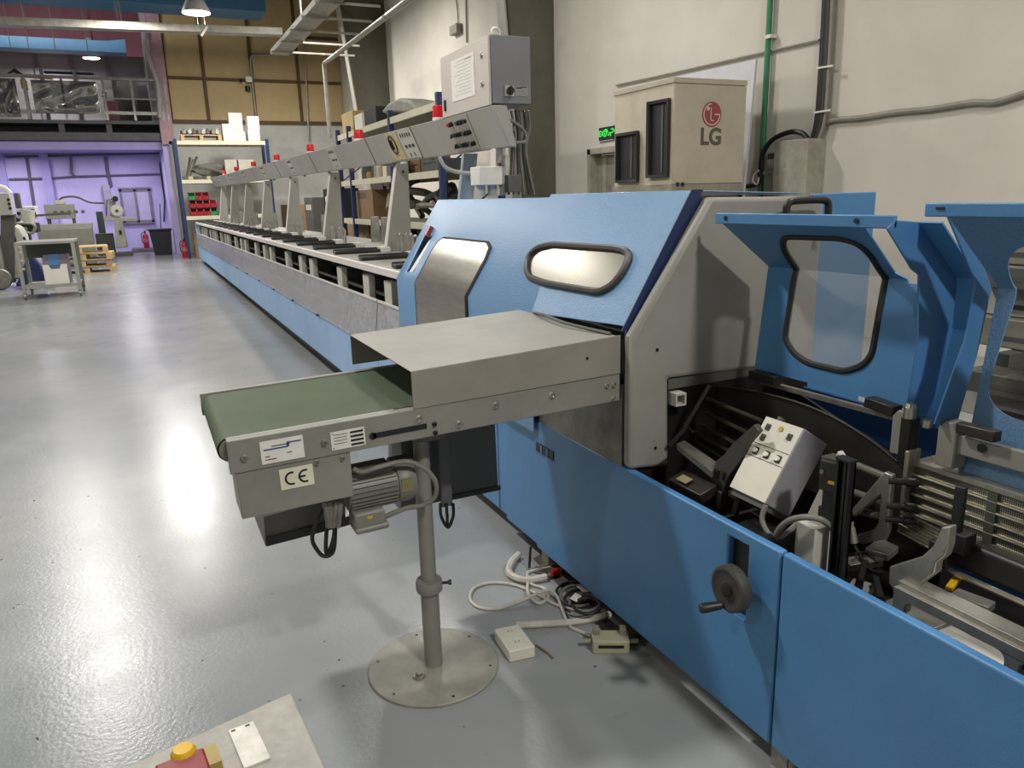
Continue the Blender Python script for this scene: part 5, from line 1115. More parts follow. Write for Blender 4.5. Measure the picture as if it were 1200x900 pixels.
m = MB(); m.cyl(gq(33, 246, y5 - .2), gq(33, 262, y5 - .2), .13, seg=14); obj('spindle_head', m, M('machine_cream'), t)
m = MB(); a, b_ = gq(14, 262, y5), gq(46, 272, y5); m.box(a.x, b_.x, y5 - .3, y5 + .4, b_.z, a.z); m.box(a.x + .2, b_.x - .2, y5 - .2, y5 + .3, .0, b_.z); obj('bed', m, DARK, t, .02)
m = MB(); m.tube([gq(u, v, y5 - .4) for u, v in ((17, 265), (20, 262), (36, 262), (41, 266), (38, 273), (31, 272), (29, 268), (26, 273), (19, 273), (17, 268))], .035, 8, 4, closed=True); obj('hand_rail', m, ALU, t)
m = MB(); m.cyl(gq(29, 266, y5 - .4), gq(29, 290, y5 - .4), .05, seg=10); obj('rail_post', m, ALU, t)
m = MB(); m.bar(gq(25, 254, y5 - .1), gq(80, 250, y5 - .1), .05, .05); obj('cross_bar', m, GREY_DARK, t)
m = MB(); m.bar(gq(14, 254, y5 + .3), gq(14, 300, y5 + .3), .3, .3, (0, 1, 0)); obj('support', m, DARK, t)
# ---- milling machine against the lilac wall
y6 = 28.6; t = thing('milling_machine', 'pale grey milling machine with round dial head in front of the lilac wall', 'machine', ay(140, 292, y6) * 1.0); t.location.z = 0
def mq(px, py, y=y6): return ay(px, py, y)
m = MB(); m.prism([mq(*p) for p in ((134, 258), (143, 258), (150, 290), (136, 291))], (0, .5, 0)); obj('pedestal', m, M('machine_cream'), t, .03)
m = MB(); m.prism([mq(*p) for p in ((121, 255), (125, 253), (160, 256), (160, 260), (122, 259))], (0, .5, 0)); obj('table', m, GREY_LIGHT, t, .02)
m = MB(); q = mq(137, 247, y6 - .05); m.lathe([(.16, -.1), (.19, -.05), (.19, .02), (.16, .05), (.001, .06)], q, (0, -1, 0), 22); o = obj('dial_head', m, WHITE_PL, t)
m = MB(); m.lathe([(.05, .06), (.05, .08), (.001, .085)], q, (0, -1, 0), 14); obj('dial_centre', m, GREY_DARK, o)
m = MB(); m.cyl(mq(135, 233, y6 - .2), mq(135, 233, y6 + .1), .09, seg=16); obj('black_knob', m, BLACK, t)
m = MB(); a, b_ = mq(126, 234), mq(138, 254); m.box(a.x, b_.x, y6 + .1, y6 + .4, b_.z, a.z); obj('head_body', m, GREY_LIGHT, t, .05)
m = MB(); m.tube([mq(125, 253, y6 - .1), mq(125, 235, y6 - .1), mq(133, 233, y6 - .1)], .02, 6, 0); obj('guard_rod', m, GREY_DARK, t)
m = MB(); a, b_ = mq(139, 270, y6 - .02), mq(143, 275, y6 - .02); m.box(a.x, b_.x, y6 - .03, y6, b_.z, a.z); obj('switch', m, BLACK, t)
m = MB(); m.box(mq(126, 290).x, mq(155, 290).x, y6 - .2, y6 + .7, 0, .1); obj('foot_plate', m, GREY_DARK, t)
y7 = 29.75; t = thing('green_cabinet', 'dark green machine cabinet half hidden by the milling machine', 'cabinet', ay(122, 290, y7) * 1.0); t.location.z = 0
a, b_ = ay(112, 248, y7), ay(124, 275, y7); m = MB(); m.box(a.x, b_.x, y7, y7 + .5, 0, a.z); obj('tall_body', m, M('dark_green_paint', '#3d4a40', rough=.5), t, .02)
a, b_ = ay(111, 274, y7 - .3), ay(135, 290, y7 - .3); m = MB(); m.box(a.x, b_.x, y7 - .3, y7, 0, a.z); obj('low_body', m, M('dark_green_paint'), t, .02)
# ---- on the lilac wall
a, b_ = ay(120, 217, YR), ay(134, 253, YR); m = MB(); m.box(a.x, b_.x, YR - .3, YR - .001, b_.z, a.z); o = tag(obj('wall_cabinet', m, M('lilac_grey_box', '#9a93ac', rough=.6), None, .02), 'tall lilac grey distribution box on the lilac wall', 'box')
def ltube(label, pts, r, y=YR - .06, mat=None, name='wall_pipe', cat='pipe'): m = MB(); m.tube([ay(p[0], p[1], y) for p in pts], r, 8, 0); return tag(obj(name, m, mat or M('pipe_violet_grey', '#5f5a70', rough=.6)), label, cat)
ltube('long horizontal pipe crossing the lilac wall', ((10, 210), (60, 209), (85, 207), (188, 204)), .035)
ltube('vertical dark pipe on the lilac wall at the left', ((31, 184), (34, 205), (40, 242)), .045)
ltube('thin vertical pipe with an elbow on the lilac wall', ((83, 184), (84, 203), (88, 207)), .04)
ltube('dark double pipe dropping to the tall lilac box', ((124, 184), (126, 200), (130, 218)), .06)
ltube('upper horizontal pipe under the mezzanine', ((6, 184), (186, 180)), .035)
ltube('thin cable hanging to a hook near the lilac corner', ((187, 190), (190, 215), (193, 235), (192, 260)), .025, mat=CABLE_K, name='hanging_cable', cat='cable')
# window in the lilac wall
w0, w1 = ay(139, 222, YR), ay(181, 260, YR); x0, x1, z0, z1 = w0.x, w1.x, w1.z, w0.z
fr = MB()
for bx_ in ((x0, x1, z1 - .08, z1), (x0, x1, z0, z0 + .08), (x0, x0 + .08, z0, z1), (x1 - .08, x1, z0, z1), ((x0 + x1) / 2 - .04, (x0 + x1) / 2 + .04, z0, z1)): fr.box(bx_[0], bx_[1], YR - .08, YR - .001, bx_[2], bx_[3])
wf = struct('window_1', fr, M('window_frame', '#77717f', rough=.5))
struct('window_pane', MB().box(x0 + .06, (x0 + x1) / 2, YR - .04, YR - .02, z0 + .06, z1 - .06), M('violet_frosted_pane', '#a79fc6', rough=.35, var=.06), wf)
struct('window_pane', MB().box((x0 + x1) / 2, x1 - .06, YR - .05, YR - .03, z0 + .06, z1 - .06), M('violet_frosted_pane2', '#b9b2d6', rough=.35, var=.06), wf)
m = MB(); m.box(x0 - .02, x1 + .02, YR - .12, YR, z1, z1 + .06); m.box(x0 - .02, x1 + .02, YR - .12, YR, z0 - .05, z0); struct('sill', m, M('window_frame'), wf)
# ---- fire extinguishers
def ext(label, px, py, ztop, y=None):
    q = az(px, py, 0) if y is None else V((ay(px, py, y).x, y, 0)); t = thing('fire_extinguisher', label, 'fire extinguisher', q)
    h = ztop; m = MB(); m.lathe([(.085, 0), (.095, .01), (.095, h * .62), (.08, h * .7), (.035, h * .76), (.03, h * .8), (.001, h * .81)], q, (0, 0, 1), 20); b = obj('cylinder', m, M('extinguisher_red', '#a8161c', rough=.3, var=.05), t)
    m = MB(); m.lathe([(.0965, 0), (.0965, h * .2)], q + V((0, 0, h * .32)), (0, 0, 1), 20); obj('label_band', m, M('extinguisher_label', '#b9736f', rough=.5), b)
    m = MB(); m.box(q.x - .03, q.x + .03, q.y - .02, q.y + .02, h * .8, h * .9); m.bar(q + V((-.02, 0, h * .9)), q + V((.1, 0, h)), .025, .02); obj('valve', m, BLACK, t)
    m = MB(); m.tube([q + V((-.03, 0, h * .84)), q + V((-.11, 0, h * .78)), q + V((-.13, 0, h * .5)), q + V((-.1, 0, h * .25))], .014, 6); obj('hose', m, BLACK, t)
ext('red fire extinguisher standing by the foot of the blue rack', 218, 302, .62)
ext('red fire extinguisher below the window in the lilac recess', 172, 288.5, .66, 30.6)
m = MB(); a, b_ = az(158, 298, 0), az(190, 296, 0); m.box(-.35, .45, 30.2, 31.2, 0, .12); tag(obj('floor_platform', m, M('platform_grey', '#6f6a72', rough=.6), None, .01), 'low grey platform on the floor of the recess', 'platform')
for o_ in bpy.data.objects:
    if o_.name == 'fire_extinguisher.001': o_.location.z = .1205
# ---- black bin and broom
q = az(202, 298, 0); t = thing('rubbish_bin', 'large black plastic bin at the corner of the lilac recess', 'bin', q)
m = MB(); q = V((.62, q.y + .3, 0)); m.hexa([q + V((-.28, -.25, 0)), q + V((.25, -.25, 0)), q + V((.25, .25, 0)), q + V((-.28, .25, 0)), q + V((-.36, -.3, .78)), q + V((.3, -.3, .78)), q + V((.3, .3, .78)), q + V((-.36, .3, .78))]); obj('body', m, M('bin_black', '#26272a', rough=.55), t, .02)
m = MB(); m.box(q.x - .40, q.x + .33, q.y - .34, q.y + .34, .78, .84); obj('rim', m, M('bin_black'), t, .02)
a = q + V((-.05, .36, 0)); m = MB(); m.bar(a, V((a.x + .14, a.y + .02, 1.65)), .03, .03); tag(obj('broom_stick', m, GREY_DARK), 'thin dark broom stick leaning behind the black bin', 'broom')
# ================================================================ racks and what lies on them
CREAM = M('shelf_cream', '#cfcab2', rough=.5, var=.05)
def rack(label, p0, axis, L, D, zs, H_, uprights):
    """p0: near left foot; axis 'x' or 'y': the long direction; depth goes +y or +x"""
    t = thing('storage_rack', label, 'rack', p0); lx = V((1, 0, 0)) if axis == 'x' else V((0, 1, 0)); dp = V((0, 1, 0)) if axis == 'x' else V((1, 0, 0)); P = V(p0)
    for u in uprights:
        for d in (0, D): a = P + lx * u + dp * d; m = MB(); m.box(a.x - .045, a.x + .045, a.y - .045, a.y + .045, 0, H_); obj('upright', m, NAVY, t)
        for k in range(int(H_ / .9) if u in (uprights[0], uprights[-1]) else 0):
            a = P + lx * u + V((0, 0, .2 + .9 * k)); b = a + dp * D + V((0, 0, .7)); m = MB(); m.bar(a, b, .025, .025); obj('brace', m, NAVY, t)
    for z in zs:
        for d in (0, D): a = P + lx * .05 + dp * d + V((0, 0, z - .06)); m = MB(); m.bar(a, a + lx * (L - .1), .05, .11); obj('shelf_beam', m, CREAM, t)
        a = P + dp * D / 2 + V((0, 0, z - .01)); c = a + lx * L / 2; m = MB()
        if axis == 'x': m.box(c.x - L / 2 + .05, c.x + L / 2 - .05, c.y - D / 2, c.y + D / 2, z - .03, z - .003)
        else: m.box(c.x - D / 2, c.x + D / 2, c.y - L / 2 + .05, c.y + L / 2 - .05, z - .03, z - .003)
        obj('shelf_deck', m, M('shelf_deck_board', '#8f8b78', rough=.7), t)
    return t
yr1 = 25.2; za, zb_, zc_ = ay(270, 165, yr1).z, ay(250, 210, yr1).z, ay(230, 253, yr1).z
rx0 = ay(213, 230, yr1).x; rx1 = ay(316, 200, yr1).x
rack('blue rack with cream shelves facing the aisle at the far end of the line', (rx0, yr1, 0), 'x', rx1 - rx0, .9, (zc_, zb_, za), za + .05, (0, rx1 - rx0))
def sx(px, py): return ay(px, py, yr1 + .15)
def sbox(label, px0, px1, pytop, zb0, mat, d=.45, name='carton', cat='box', dy=0, group=None, lid=False):
    a, b_ = ay(px0, pytop, yr1 + .1 + dy), ay(px1, pytop, yr1 + .1 + dy); m = MB(); m.box(a.x, b_.x, yr1 + .1 + dy, yr1 + .1 + dy + d, zb0, a.z); o = tag(obj(name, m, mat, None, .006), label, cat, group)
    m = MB(); m.box(a.x, b_.x, yr1 + .098 + dy, yr1 + .1 + dy, a.z - .05, a.z - .04); obj('lid_seam', m, GREY_LIGHT, o); return o
WB = M('white_carton', '#cfcdc8', rough=.75, var=.06)
sbox('lone white box next to the pallet of parts on the top shelf', 260, 273, 145, za, WB)
sbox('small low white box at the middle of the top shelf', 274, 287, 154, za, WB)
o = sbox('tall open white box behind the low one on the top shelf', 267, 283, 132, za, WB, dy=.5, d=.35)
sbox('lower of the two stacked white boxes at the right of the top shelf', 290, 304, 152, za, WB)
zz = ay(290, 152, yr1 + .1).z; sbox('upper of the two stacked white boxes at the right of the top shelf', 289, 303, 136, zz + .001, WB)
# small pallet with metal parts on the top shelf
a, b_ = sx(211, 155), sx(259, 155); t = thing('display_pallet', 'wooden pallet loaded with small metal parts on the top rack shelf', 'pallet', ((a.x + b_.x) / 2, yr1 + .5, za))
for k in range(3): x = a.x + (b_.x - a.x - .1) / 2 * k; m = MB(); m.box(x, x + .1, yr1 + .1, yr1 + .8, za + .03, za + .15); obj('block', m, WOOD, t)
m = MB(); m.box(a.x, b_.x, yr1 + .1, yr1 + .8, za + .15, za + .18); obj('deck', m, WOOD, t); m = MB(); m.box(a.x, b_.x, yr1 + .1, yr1 + .8, za, za + .03); obj('base', m, WOOD, t)
rnd = random.Random(3)
for k in range(16):
    x = a.x + .12 + (b_.x - a.x - .24) * ((k % 8) / 7) + rnd.uniform(-.02, .02); y = yr1 + .2 + .3 * (k // 8); m = MB(); m.rbox((x, y, za + .24 + .02), (.1, .2, .1), rnd.uniform(-.6, .6), 0, rnd.uniform(-.3, .3)); m.cyl((x, y, za + .2), (x + .03, y, za + .36), .03, seg=8)
    tag(obj('metal_part', m, [GALV, GREY_LIGHT, GREY_DARK][k % 3]), 'small greyish metal part heaped on the pallet on the top shelf', 'metal part', 'metal parts on the shelf pallet')
# middle shelf: rolls, rods, trays
m = MB(); q = sx(240, 200); m.blob((q.x + .1, q.y + .2, zb_ + .28), (.45, .22, .2), 2, .2, 3, .0); o = tag(obj('grey_bundle', m, M('grey_cloth', '#5d5c55', rough=.85)), 'grey rolled bundle lying on the middle shelf of the aisle rack', 'bundle')
for k, (u, v) in enumerate(((217, 184), (221, 186), (225, 183))):
    b_ = sx(u + 6 - 3 * k, 206); a = sx(u, v); m = MB(); m.bar(V((b_.x - .1, yr1 + .3, zb_ + .02)), V((a.x + .15, yr1 + .4, a.z)), .05, .05); tag(obj('metal_rod', m, GREY_DARK if k != 1 else GALV), ['leftmost of the rods leaning on the middle shelf', 'bright rod leaning on the middle shelf', 'rightmost of the rods leaning on the middle shelf'][k], 'rod')
for k in range(7):
    q = sx(217 + 5.5 * k, 207); m = MB(); m.rbox((q.x, yr1 + .2, zb_ + .05), (.16, .2, .09), .3 * k); tag(obj('machine_part', m, [GREY_DARK, M('cream_part', '#b5ad86', rough=.6), GREY_DARK, GALV][k % 4]), 'small loose machine part along the front of the middle shelf', 'machine part', 'loose parts on the middle shelf')
for i, (p0, p1) in enumerate(((263, 277), (279, 297))):
    a, b_ = sx(p0, 187), sx(p1, 187); m = MB(); z1 = a.z
    m.box(a.x, b_.x, yr1 + .15, yr1 + .17, zb_, z1); m.box(a.x, b_.x, yr1 + .53, yr1 + .55, zb_, z1); m.box(a.x, a.x + .02, yr1 + .17, yr1 + .53, zb_, z1); m.box(b_.x - .02, b_.x, yr1 + .17, yr1 + .53, zb_, z1); m.box(a.x, b_.x, yr1 + .15, yr1 + .55, zb_, zb_ + .01)
    tag(obj('open_tray', m, M('tray_beige', '#b6b0a2', rough=.7)), ['left beige open tray on the middle shelf', 'right beige open tray on the middle shelf'][i], 'tray')
# red and green stacking bins on the lower shelf
bp0 = None; cols = [['r', 'r', 'r', 'g'], ['r', 'r', 'r', 'r'], ['g', 'r', 'r', None]]
RB, GBm = M('bin_red', '#a31826', rough=.4, var=.05), M('bin_green', '#2f8a4a', rough=.4, var=.05)
xx0 = sx(222, 240).x; bw = (sx(254, 240).x - xx0) / 4; bh = .235
for r in range(3):
    for c in range(4):
        if cols[r][c] is None: continue
        L = V((xx0 + bw * (c + .5), yr1 + .35, zc_ + bh * r + .001)); mt = RB if cols[r][c] == 'r' else GBm
        m = MB(); w_ = bw * .46; m.box(L.x - w_, L.x + w_, L.y - .18, L.y - .165, L.z, L.z + bh * .5); m.box(L.x - w_, L.x + w_, L.y + .17, L.y + .18, L.z, L.z + bh * .95)
        for s in (-1, 1): m.prism([(L.x + s * w_ - .008, L.y - .18, L.z), (L.x + s * w_ - .008, L.y + .18, L.z), (L.x + s * w_ - .008, L.y + .18, L.z + bh * .98), (L.x + s * w_ - .008, L.y - .12, L.z + bh * .98), (L.x + s * w_ - .008, L.y - .18, L.z + bh * .5)], (.016, 0, 0))
        m.box(L.x - w_, L.x + w_, L.y - .18, L.y + .18, L.z, L.z + .01)
        colr = 'red' if mt == RB else 'green'; tag(obj('stacking_bin', m, mt), '%s stacking bin, %s row, %s, on the lower rack shelf' % (colr, ['bottom', 'middle', 'top'][r], ['first from the left', 'second from the left', 'third from the left', 'fourth from the left'][c]), 'bin', 'stacking bins on the lower shelf')
q = az(232, 300, 0); m = MB(); m.lathe([(.16, 0), (.2, .45), (.2, .5), (.18, .5)], (rx0 + .45, yr1 - .3, 0), (0, 0, 1), 20); tag(obj('blue_bucket', m, M('bucket_blue', '#4f9fd0', rough=.4)), 'light blue bucket on the floor by the end of the gathering line', 'bucket')
m = MB(); m.box(rx0 + .2, rx0 + .6, yr1 + .2, yr1 + .7, .0, .75); tag(obj('carton', m, CARD, None, .006), 'brown carton on the floor under the aisle rack', 'box')
# ---- rack along the right wall
xr2 = 4.3
r2a, r2b = ax(520, 240, xr2).y, ax(396, 160, xr2).y; zt_ = ax(425, 149, xr2).z; zm = ax(430, 209, xr2).z
rack('long blue rack along the right wall behind the gathering line', (xr2, r2a, 0), 'y', r2b - r2a, 1.0, (1.2, zm, zt_), zt_ + .12, (0, ax(461, 200, xr2).y - r2a, ax(412, 200, xr2).y - r2a, r2b - r2a))
def rb(label, px0, px1, pytop, z0, mat, name='carton', cat='box', d=.5, dx=.1, bev=.006):
    a, b_ = ax(px0, pytop, xr2 + dx), ax(px1, pytop, xr2 + dx); m = MB(); m.box(xr2 + dx, xr2 + dx + d, min(a.y, b_.y), max(a.y, b_.y), z0, (a.z + b_.z) / 2); return tag(obj(name, m, mat, None, bev), label, cat)
rb('brown cardboard box on the top shelf of the long rack, at its far end', 413, 400, 132, zt_, M('light_cardboard', '#b09a6a', rough=.85, var=.06))
rb('small white box on the top shelf beside the brown carton', 424, 415, 134, zt_, WHITE_PL, dx=.05, d=.3)
rb('black box on the top shelf of the long rack', 440, 426, 127, zt_, BLACK)
m = MB(); q = ax(443, 128, xr2 + .5); m.blob((q.x + .1, q.y, zt_ + .22), (.15, .25, .17), 5, .35, 2); tag(obj('tangled_parts', m, M('dusty_brown', '#5d4c44', rough=.8)), 'dusty tangle of parts between the black box and the covered bundle', 'parts')
pts_ = [(446, 131), (454, 121), (466, 115), (478, 117), (489, 127), (491, 135), (480, 133), (462, 132), (450, 134)]
m = MB(); m.prism([ax(p[0], min(p[1], 133.5), xr2 + .07) for p in pts_], (.5, 0, 0)); tag(obj('covered_bundle', m, M('grey_tarpaulin', '#8f8c80', rough=.6, var=.1), None, .05), 'grey sheet-covered bundle curving over the top of the long rack', 'bundle')
m = MB(); m.bar(ax(455, 131, xr2 + .75), ax(518, 128, xr2 + .75), .06, .06); tag(obj('dark_bar', m, BLACK), 'dark bar lying across the near end of the long rack', 'bar')
rnd = random.Random(9)
for k in range(16):
    u = 425 + (465 - 425) * rnd.random() + (0 if k < 11 else 40); z0 = zm if k < 11 else zm; yv = ax(u, 200, xr2 + .15).y; hh = rnd.uniform(.12, .3); m = MB()
    if k % 3 == 0: m.lathe([(.07, 0), (.07, hh * .8), (.03, hh), (.001, hh)], (xr2 + .12 + .1 * (k % 3), yv, z0), (0, 0, 1), 12)
    else: m.rbox((xr2 + .15, yv, z0 + hh / 2), (.2, .16, hh), rnd.uniform(-.4, .4))
    tag(obj('shelf_item', m, [WHITE_PL, GREY_DARK, M('tan_item', '#a58a5c', rough=.7), GREY_LIGHT][k % 4], None, .006), 'small can or box among the clutter on the middle shelf of the long rack', 'item', 'clutter on the middle shelf of the long rack')
rb('brown carton with printing on the lower shelf of the long rack', 436, 415, 223, 1.2, CARD, d=.7)
a = ax(424, 229, xr2 + .098); m = MB()
for k in range(6): y = a.y + .35 - .13 * k; m.box(xr2 + .096, xr2 + .1, y - .035, y + .035, a.z - .07, a.z + .06)
carton = [o for o in bpy.data.objects if o.get('label') == 'brown carton with printing on the lower shelf of the long rack'][0]; obj('print_mark', m, GREY_DARK, carton)
rnd = random.Random(21)
for k in range(22):
    u = 452 + rnd.random() * 64; yv = ax(u, 245, xr2 + .3).y; zb0 = 1.34 + rnd.random() * .45 * (1 if u < 470 else .7); rz = rnd.uniform(-.9, .9); m = MB()
    c = V((xr2 + .2 + .5 * rnd.random(), yv, zb0 + .06)); dv = V((math.sin(rz) * .3, math.cos(rz) * .45, rnd.uniform(-.1, .25))); m.tube([c - dv, c + V((0, 0, .05)), c + dv], rnd.uniform(.04, .09), 8, 4)
    tag(obj('hose_roll', m, [M('dark_hose', '#262622', rough=.5), M('grey_hose_m', '#4d4c46', rough=.55), M('pale_hose', '#8b8570', rough=.6)][k % 3 if k % 5 else 2]), 'dark hose or rolled part in the heap on the lower shelf of the long rack', 'hose', 'heap of hoses on the long rack')
m = MB(); q = ax(412, 238, xr2 + .1); m.blob((q.x + .22, q.y, 1.42), (.16, .3, .17), 4, .3, 2); tag(obj('purple_bag', m, M('purple_bag', '#6a4fa0', rough=.5)), 'purple plastic bag on the lower shelf of the long rack', 'bag')
for i, (u0, u1, v, mt, lb) in enumerate(((505, 488, 270, GREY_DARK, 'grey crate on the floor under the long rack, near its end'), (480, 440, 262, DARK, 'dark crate on the floor under the long rack'), (430, 402, 255, CARD, 'brown carton on the floor under the long rack'), (345, 318, 247, CARD, 'brown carton on the floor at the far right corner'))):
    a, b_ = ax(u0, v, xr2 + .2), ax(u1, v, xr2 + .2); m = MB(); m.box(xr2 + .2, xr2 + .9, a.y, min(b_.y, 27.8), 0, min(1.05, a.z) if i < 3 else 1.5); tag(obj('crate', m, mt, None, .01), lb, 'crate')
for i, (u0, u1, v, z, mt, lb) in enumerate(()):
    a, b_ = ax(u0, v, xr2 + .3), ax(u1, v, xr2 + .3); m = MB(); m.box(xr2 + .3, xr2 + .8, a.y, b_.y, z, z + .5); tag(obj('carton', m, mt, None, .01), lb, 'box')

for i, (u0, u1, v, lb) in enumerate(((514, 494, 205, 'low dark tool box on the middle shelf, near end of the long rack'), (492, 470, 203, 'brown tool box on the middle shelf near the first grey post'))):
    a, b_ = ax(u0, v, xr2 + .3), ax(u1, v, xr2 + .3); m = MB(); m.box(xr2 + .3, xr2 + .9, a.y, b_.y, zm, zm + .22 + .1 * i); o = tag(obj('tool_box', m, [GREY_DARK, CARD][i], None, .01), lb, 'box')
    m = MB(); m.box(xr2 + .296, xr2 + .3, a.y + .1, b_.y - .1, zm + .15, zm + .165); obj('lid_seam', m, BLACK, o)
for i, (y, x, h_, mt, lb) in enumerate(((20.2, 4.6, 1.9, DARK, 'tall black cabinet standing against the far end of the long rack'), (21.9, 4.4, 1.7, GREY_DARK, 'tall grey cabinet next to the black one beyond the long rack'))):
    m = MB(); m.box(x, x + .7, y, y + 1.1, 0, h_); o = tag(obj('tall_cabinet', m, mt, None, .01), lb, 'cabinet')
    for k in range(3): m = MB(); m.box(x - .004, x, y + .2 + .25 * k, y + .36 + .25 * k, h_ - .35, h_ - .2); obj('paper_label', m, WHITE_PL, o)
# ================================================================ up high: mezzanine, ducts, trays, lamps
ym1 = YB - .1
rl = thing('guard_rail', 'grey steel guard rail along the edge of the mezzanine', 'rail', ay(95, 140, ym1))
zr, zl = ay(95, 91, ym1).z, ay(170, 133, ym1).z
m = MB(); m.box(XL, 1.2, ym1 - .04, ym1 + .04, zr - .04, zr + .04); obj('top_rail', m, GALV, rl)
m = MB(); m.box(XL, 1.2, ym1 - .03, ym1 + .03, zl - .05, zl + .05); obj('toe_rail', m, GALV, rl)
m = MB(); zm2 = ay(150, 116, ym1).z; m.box(ay(120, 116, ym1).x, 1.2, ym1 - .03, ym1 + .03, zm2 - .02, zm2 + .02); obj('mid_rail', m, GALV, rl)
for px in (30, 74, 122, 155, 188, 194): x = ay(px, 110, ym1).x; m = MB(); m.box(x - .035, x + .035, ym1 - .035, ym1 + .035, 4.22, zr + (0 if px < 190 else .1)); obj('rail_post', m, GALV, rl)
FOIL = M('crinkled_foil', '#b9b9b4', rough=.16, metal=.75, var=.05, bump=.3, bscale=6)
def foil(label, px0, px1, py0, py1):
    a, b_ = ay(px0, py0, ym1 - .1), ay(px1, py1, ym1 - .1); m = MB(); nx, nz = 60, 30; rnd = random.Random(px0)
    ph = [rnd.uniform(0, 6) for _ in range(4)]; g = [[None] * (nz + 1) for _ in range(nx + 1)]
    for i in range(nx + 1):
        for j in range(nz + 1):
            u, v = i / nx, j / nz; e = min(u, 1 - u, v, 1 - v, .15) / .15
            d = (.07 * abs(math.sin(7 * u + 4 * v + ph[0] + 1.2 * math.sin(5 * v))) + .06 * math.sin(11 * v - 7 * u + ph[1]) + .05 * abs(math.sin(13 * u + ph[2] + 2.2 * math.sin(4 * v + 2 * u)))) * e
            g[i][j] = m.bm.verts.new((a.x + (b_.x - a.x) * u, ym1 - .055 - d, b_.z + (a.z - b_.z) * v))
    for i in range(nx):
        for j in range(nz): m.bm.faces.new((g[i][j], g[i + 1][j], g[i + 1][j + 1], g[i][j + 1]))
    bmesh.ops.solidify(m.bm, geom=m.bm.faces[:], thickness=.01); return tag(obj('foil_panel', m, FOIL, None, 0, 2, 1.2), label, 'panel')
foil('wide panel wrapped in crinkled silver film on the mezzanine rail', 35, 118, 93, 134)
foil('silver film panel at the left edge of the mezzanine rail', -8, 25, 91, 137)
a, b_ = ay(51, 83, YB + .8), ay(110, 88, YB + .8); m = MB(); m.box(a.x, b_.x, YB + .75, YB + .95, b_.z, a.z); o = tag(obj('navy_bar', m, NAVY, None, .03), 'long navy bar lying behind the mezzanine rail', 'bar'); m = MB(); x = ay(87, 85, YB + .8).x; m.box(a.x - .12, a.x - .02, YB + .72, YB + .98, 4.22, a.z + .05); obj('bracket', m, M('bluish_grey', '#8f95b0', rough=.5), o); m = MB(); m.box(x - .05, x + .05, YB + .74, YB + .96, 4.22, a.z + .02); obj('bracket', m, M('bluish_grey', '#8f95b0', rough=.5), o)
t = thing('yellow_machine', 'yellow and navy machine half hidden between the film panels', 'machine', ay(29, 130, YB + .6))
a, b_ = ay(23, 92, YB + .5), ay(32, 104, YB + .5); m = MB(); m.box(a.x, b_.x, YB + .5, YB + .9, b_.z, a.z); obj('yellow_housing', m, YELLOW, t, .03)
a, b_ = ay(27, 104, YB + .6), ay(36, 134, YB + .6); m = MB(); m.box(a.x, b_.x, YB + .6, YB + .9, 4.22, a.z); obj('navy_body', m, NAVY, t, .02)
m = MB(); m.bar(ay(16, 82, YB + .6), ay(27, 90, YB + .6), .12, .12); m.bar(ay(8, 88, YB + .6), ay(18, 81, YB + .6), .06, .06); obj('black_arm', m, BLACK, t)
m = MB(); m.bar(ay(26, 89, YB + .45), ay(62, 92, YB + .45), .05, .08); obj('yellow_bar', m, YELLOW, t)
def mbox(label, px0, px1, py0, mat, y=YB + 1.6, z0=4.22, name='box', cat='box'): a, b_ = ay(px0, py0, y), ay(px1, py0, y); m = MB(); m.box(a.x, b_.x, y, y + .5, z0, a.z); return tag(obj(name, m, mat, None, .01), label, cat)
o = mbox('pale cabinet with two black slots on the mezzanine', 118, 130, 92, M('pale_lilac_cabinet', '#bcb9c0', rough=.5), y=YB + 2.2, name='slotted_cabinet', cat='cabinet')
for v in (109, 113): a, b_ = ay(119, v - 1, YB + 2.19), ay(125, v + 1, YB + 2.19); m = MB(); m.box(a.x, b_.x, YB + 2.18, YB + 2.2, b_.z, a.z); obj('slot', m, BLACK, o)
mbox('dark maroon box on the mezzanine right of the film panel', 121, 138, 118, MAROON)
mbox('left grey cabinet on the mezzanine near the pink column', 140, 159, 117, GREY_DARK, name='grey_cabinet', cat='cabinet')
mbox('right grey cabinet on the mezzanine near the pink column', 160, 181, 117, GREY_DARK, name='grey_cabinet', cat='cabinet')
mbox('tall pale bundle standing behind the grey mezzanine cabinets', 136, 160, 95, M('pale_lilac_cabinet'), y=YB + 2.6, name='pale_bundle', cat='bundle')
# blue air duct over the mezzanine with a tapered end
yd = YB + .6; a, b_, c_ = ay(-20, 40, yd), ay(122, 38, yd), ay(146, 44, yd); lo = ay(60, 58, yd).z
m = MB(); m.prism([(a.x - 2, yd, lo), (c_.x, yd, lo - .0), (c_.x, yd, c_.z - .05), (b_.x, yd, a.z), (a.x - 2, yd, a.z)], (0, .7, 0)); o = tag(obj('air_duct', m, M('duct_blue', '#6fa6d8', rough=.45, var=.05), None, .01), 'pale blue rectangular air duct over the mezzanine', 'duct')
for px in (10, 31, 62, 100): q = ay(px, 40, yd + .05); m = MB(); m.cyl((q.x, yd - .01, lo), (q.x, yd - .01, H - .002), .012, seg=6); obj('hanger_wire', m, GALV, o)
yd2 = 24.5; a, b_ = ay(170, 4, yd2), ay(312, 14, yd2); m = MB(); m.box(a.x - 4.5, b_.x, yd2, yd2 + 1.2, b_.z, b_.z + 1.0); o = tag(obj('air_duct', m, M('duct_blue_dark', '#3f6f96', rough=.5, var=.05), None, .01), 'big blue air duct at the top edge above the tan boards', 'duct')
for dx in (-3.5, -.5): m = MB(); m.cyl((b_.x + dx, yd2 + .6, b_.z + 1.0), (b_.x + dx, yd2 + .6, H - .002), .015, seg=6); obj('hanger_wire', m, GALV, o)
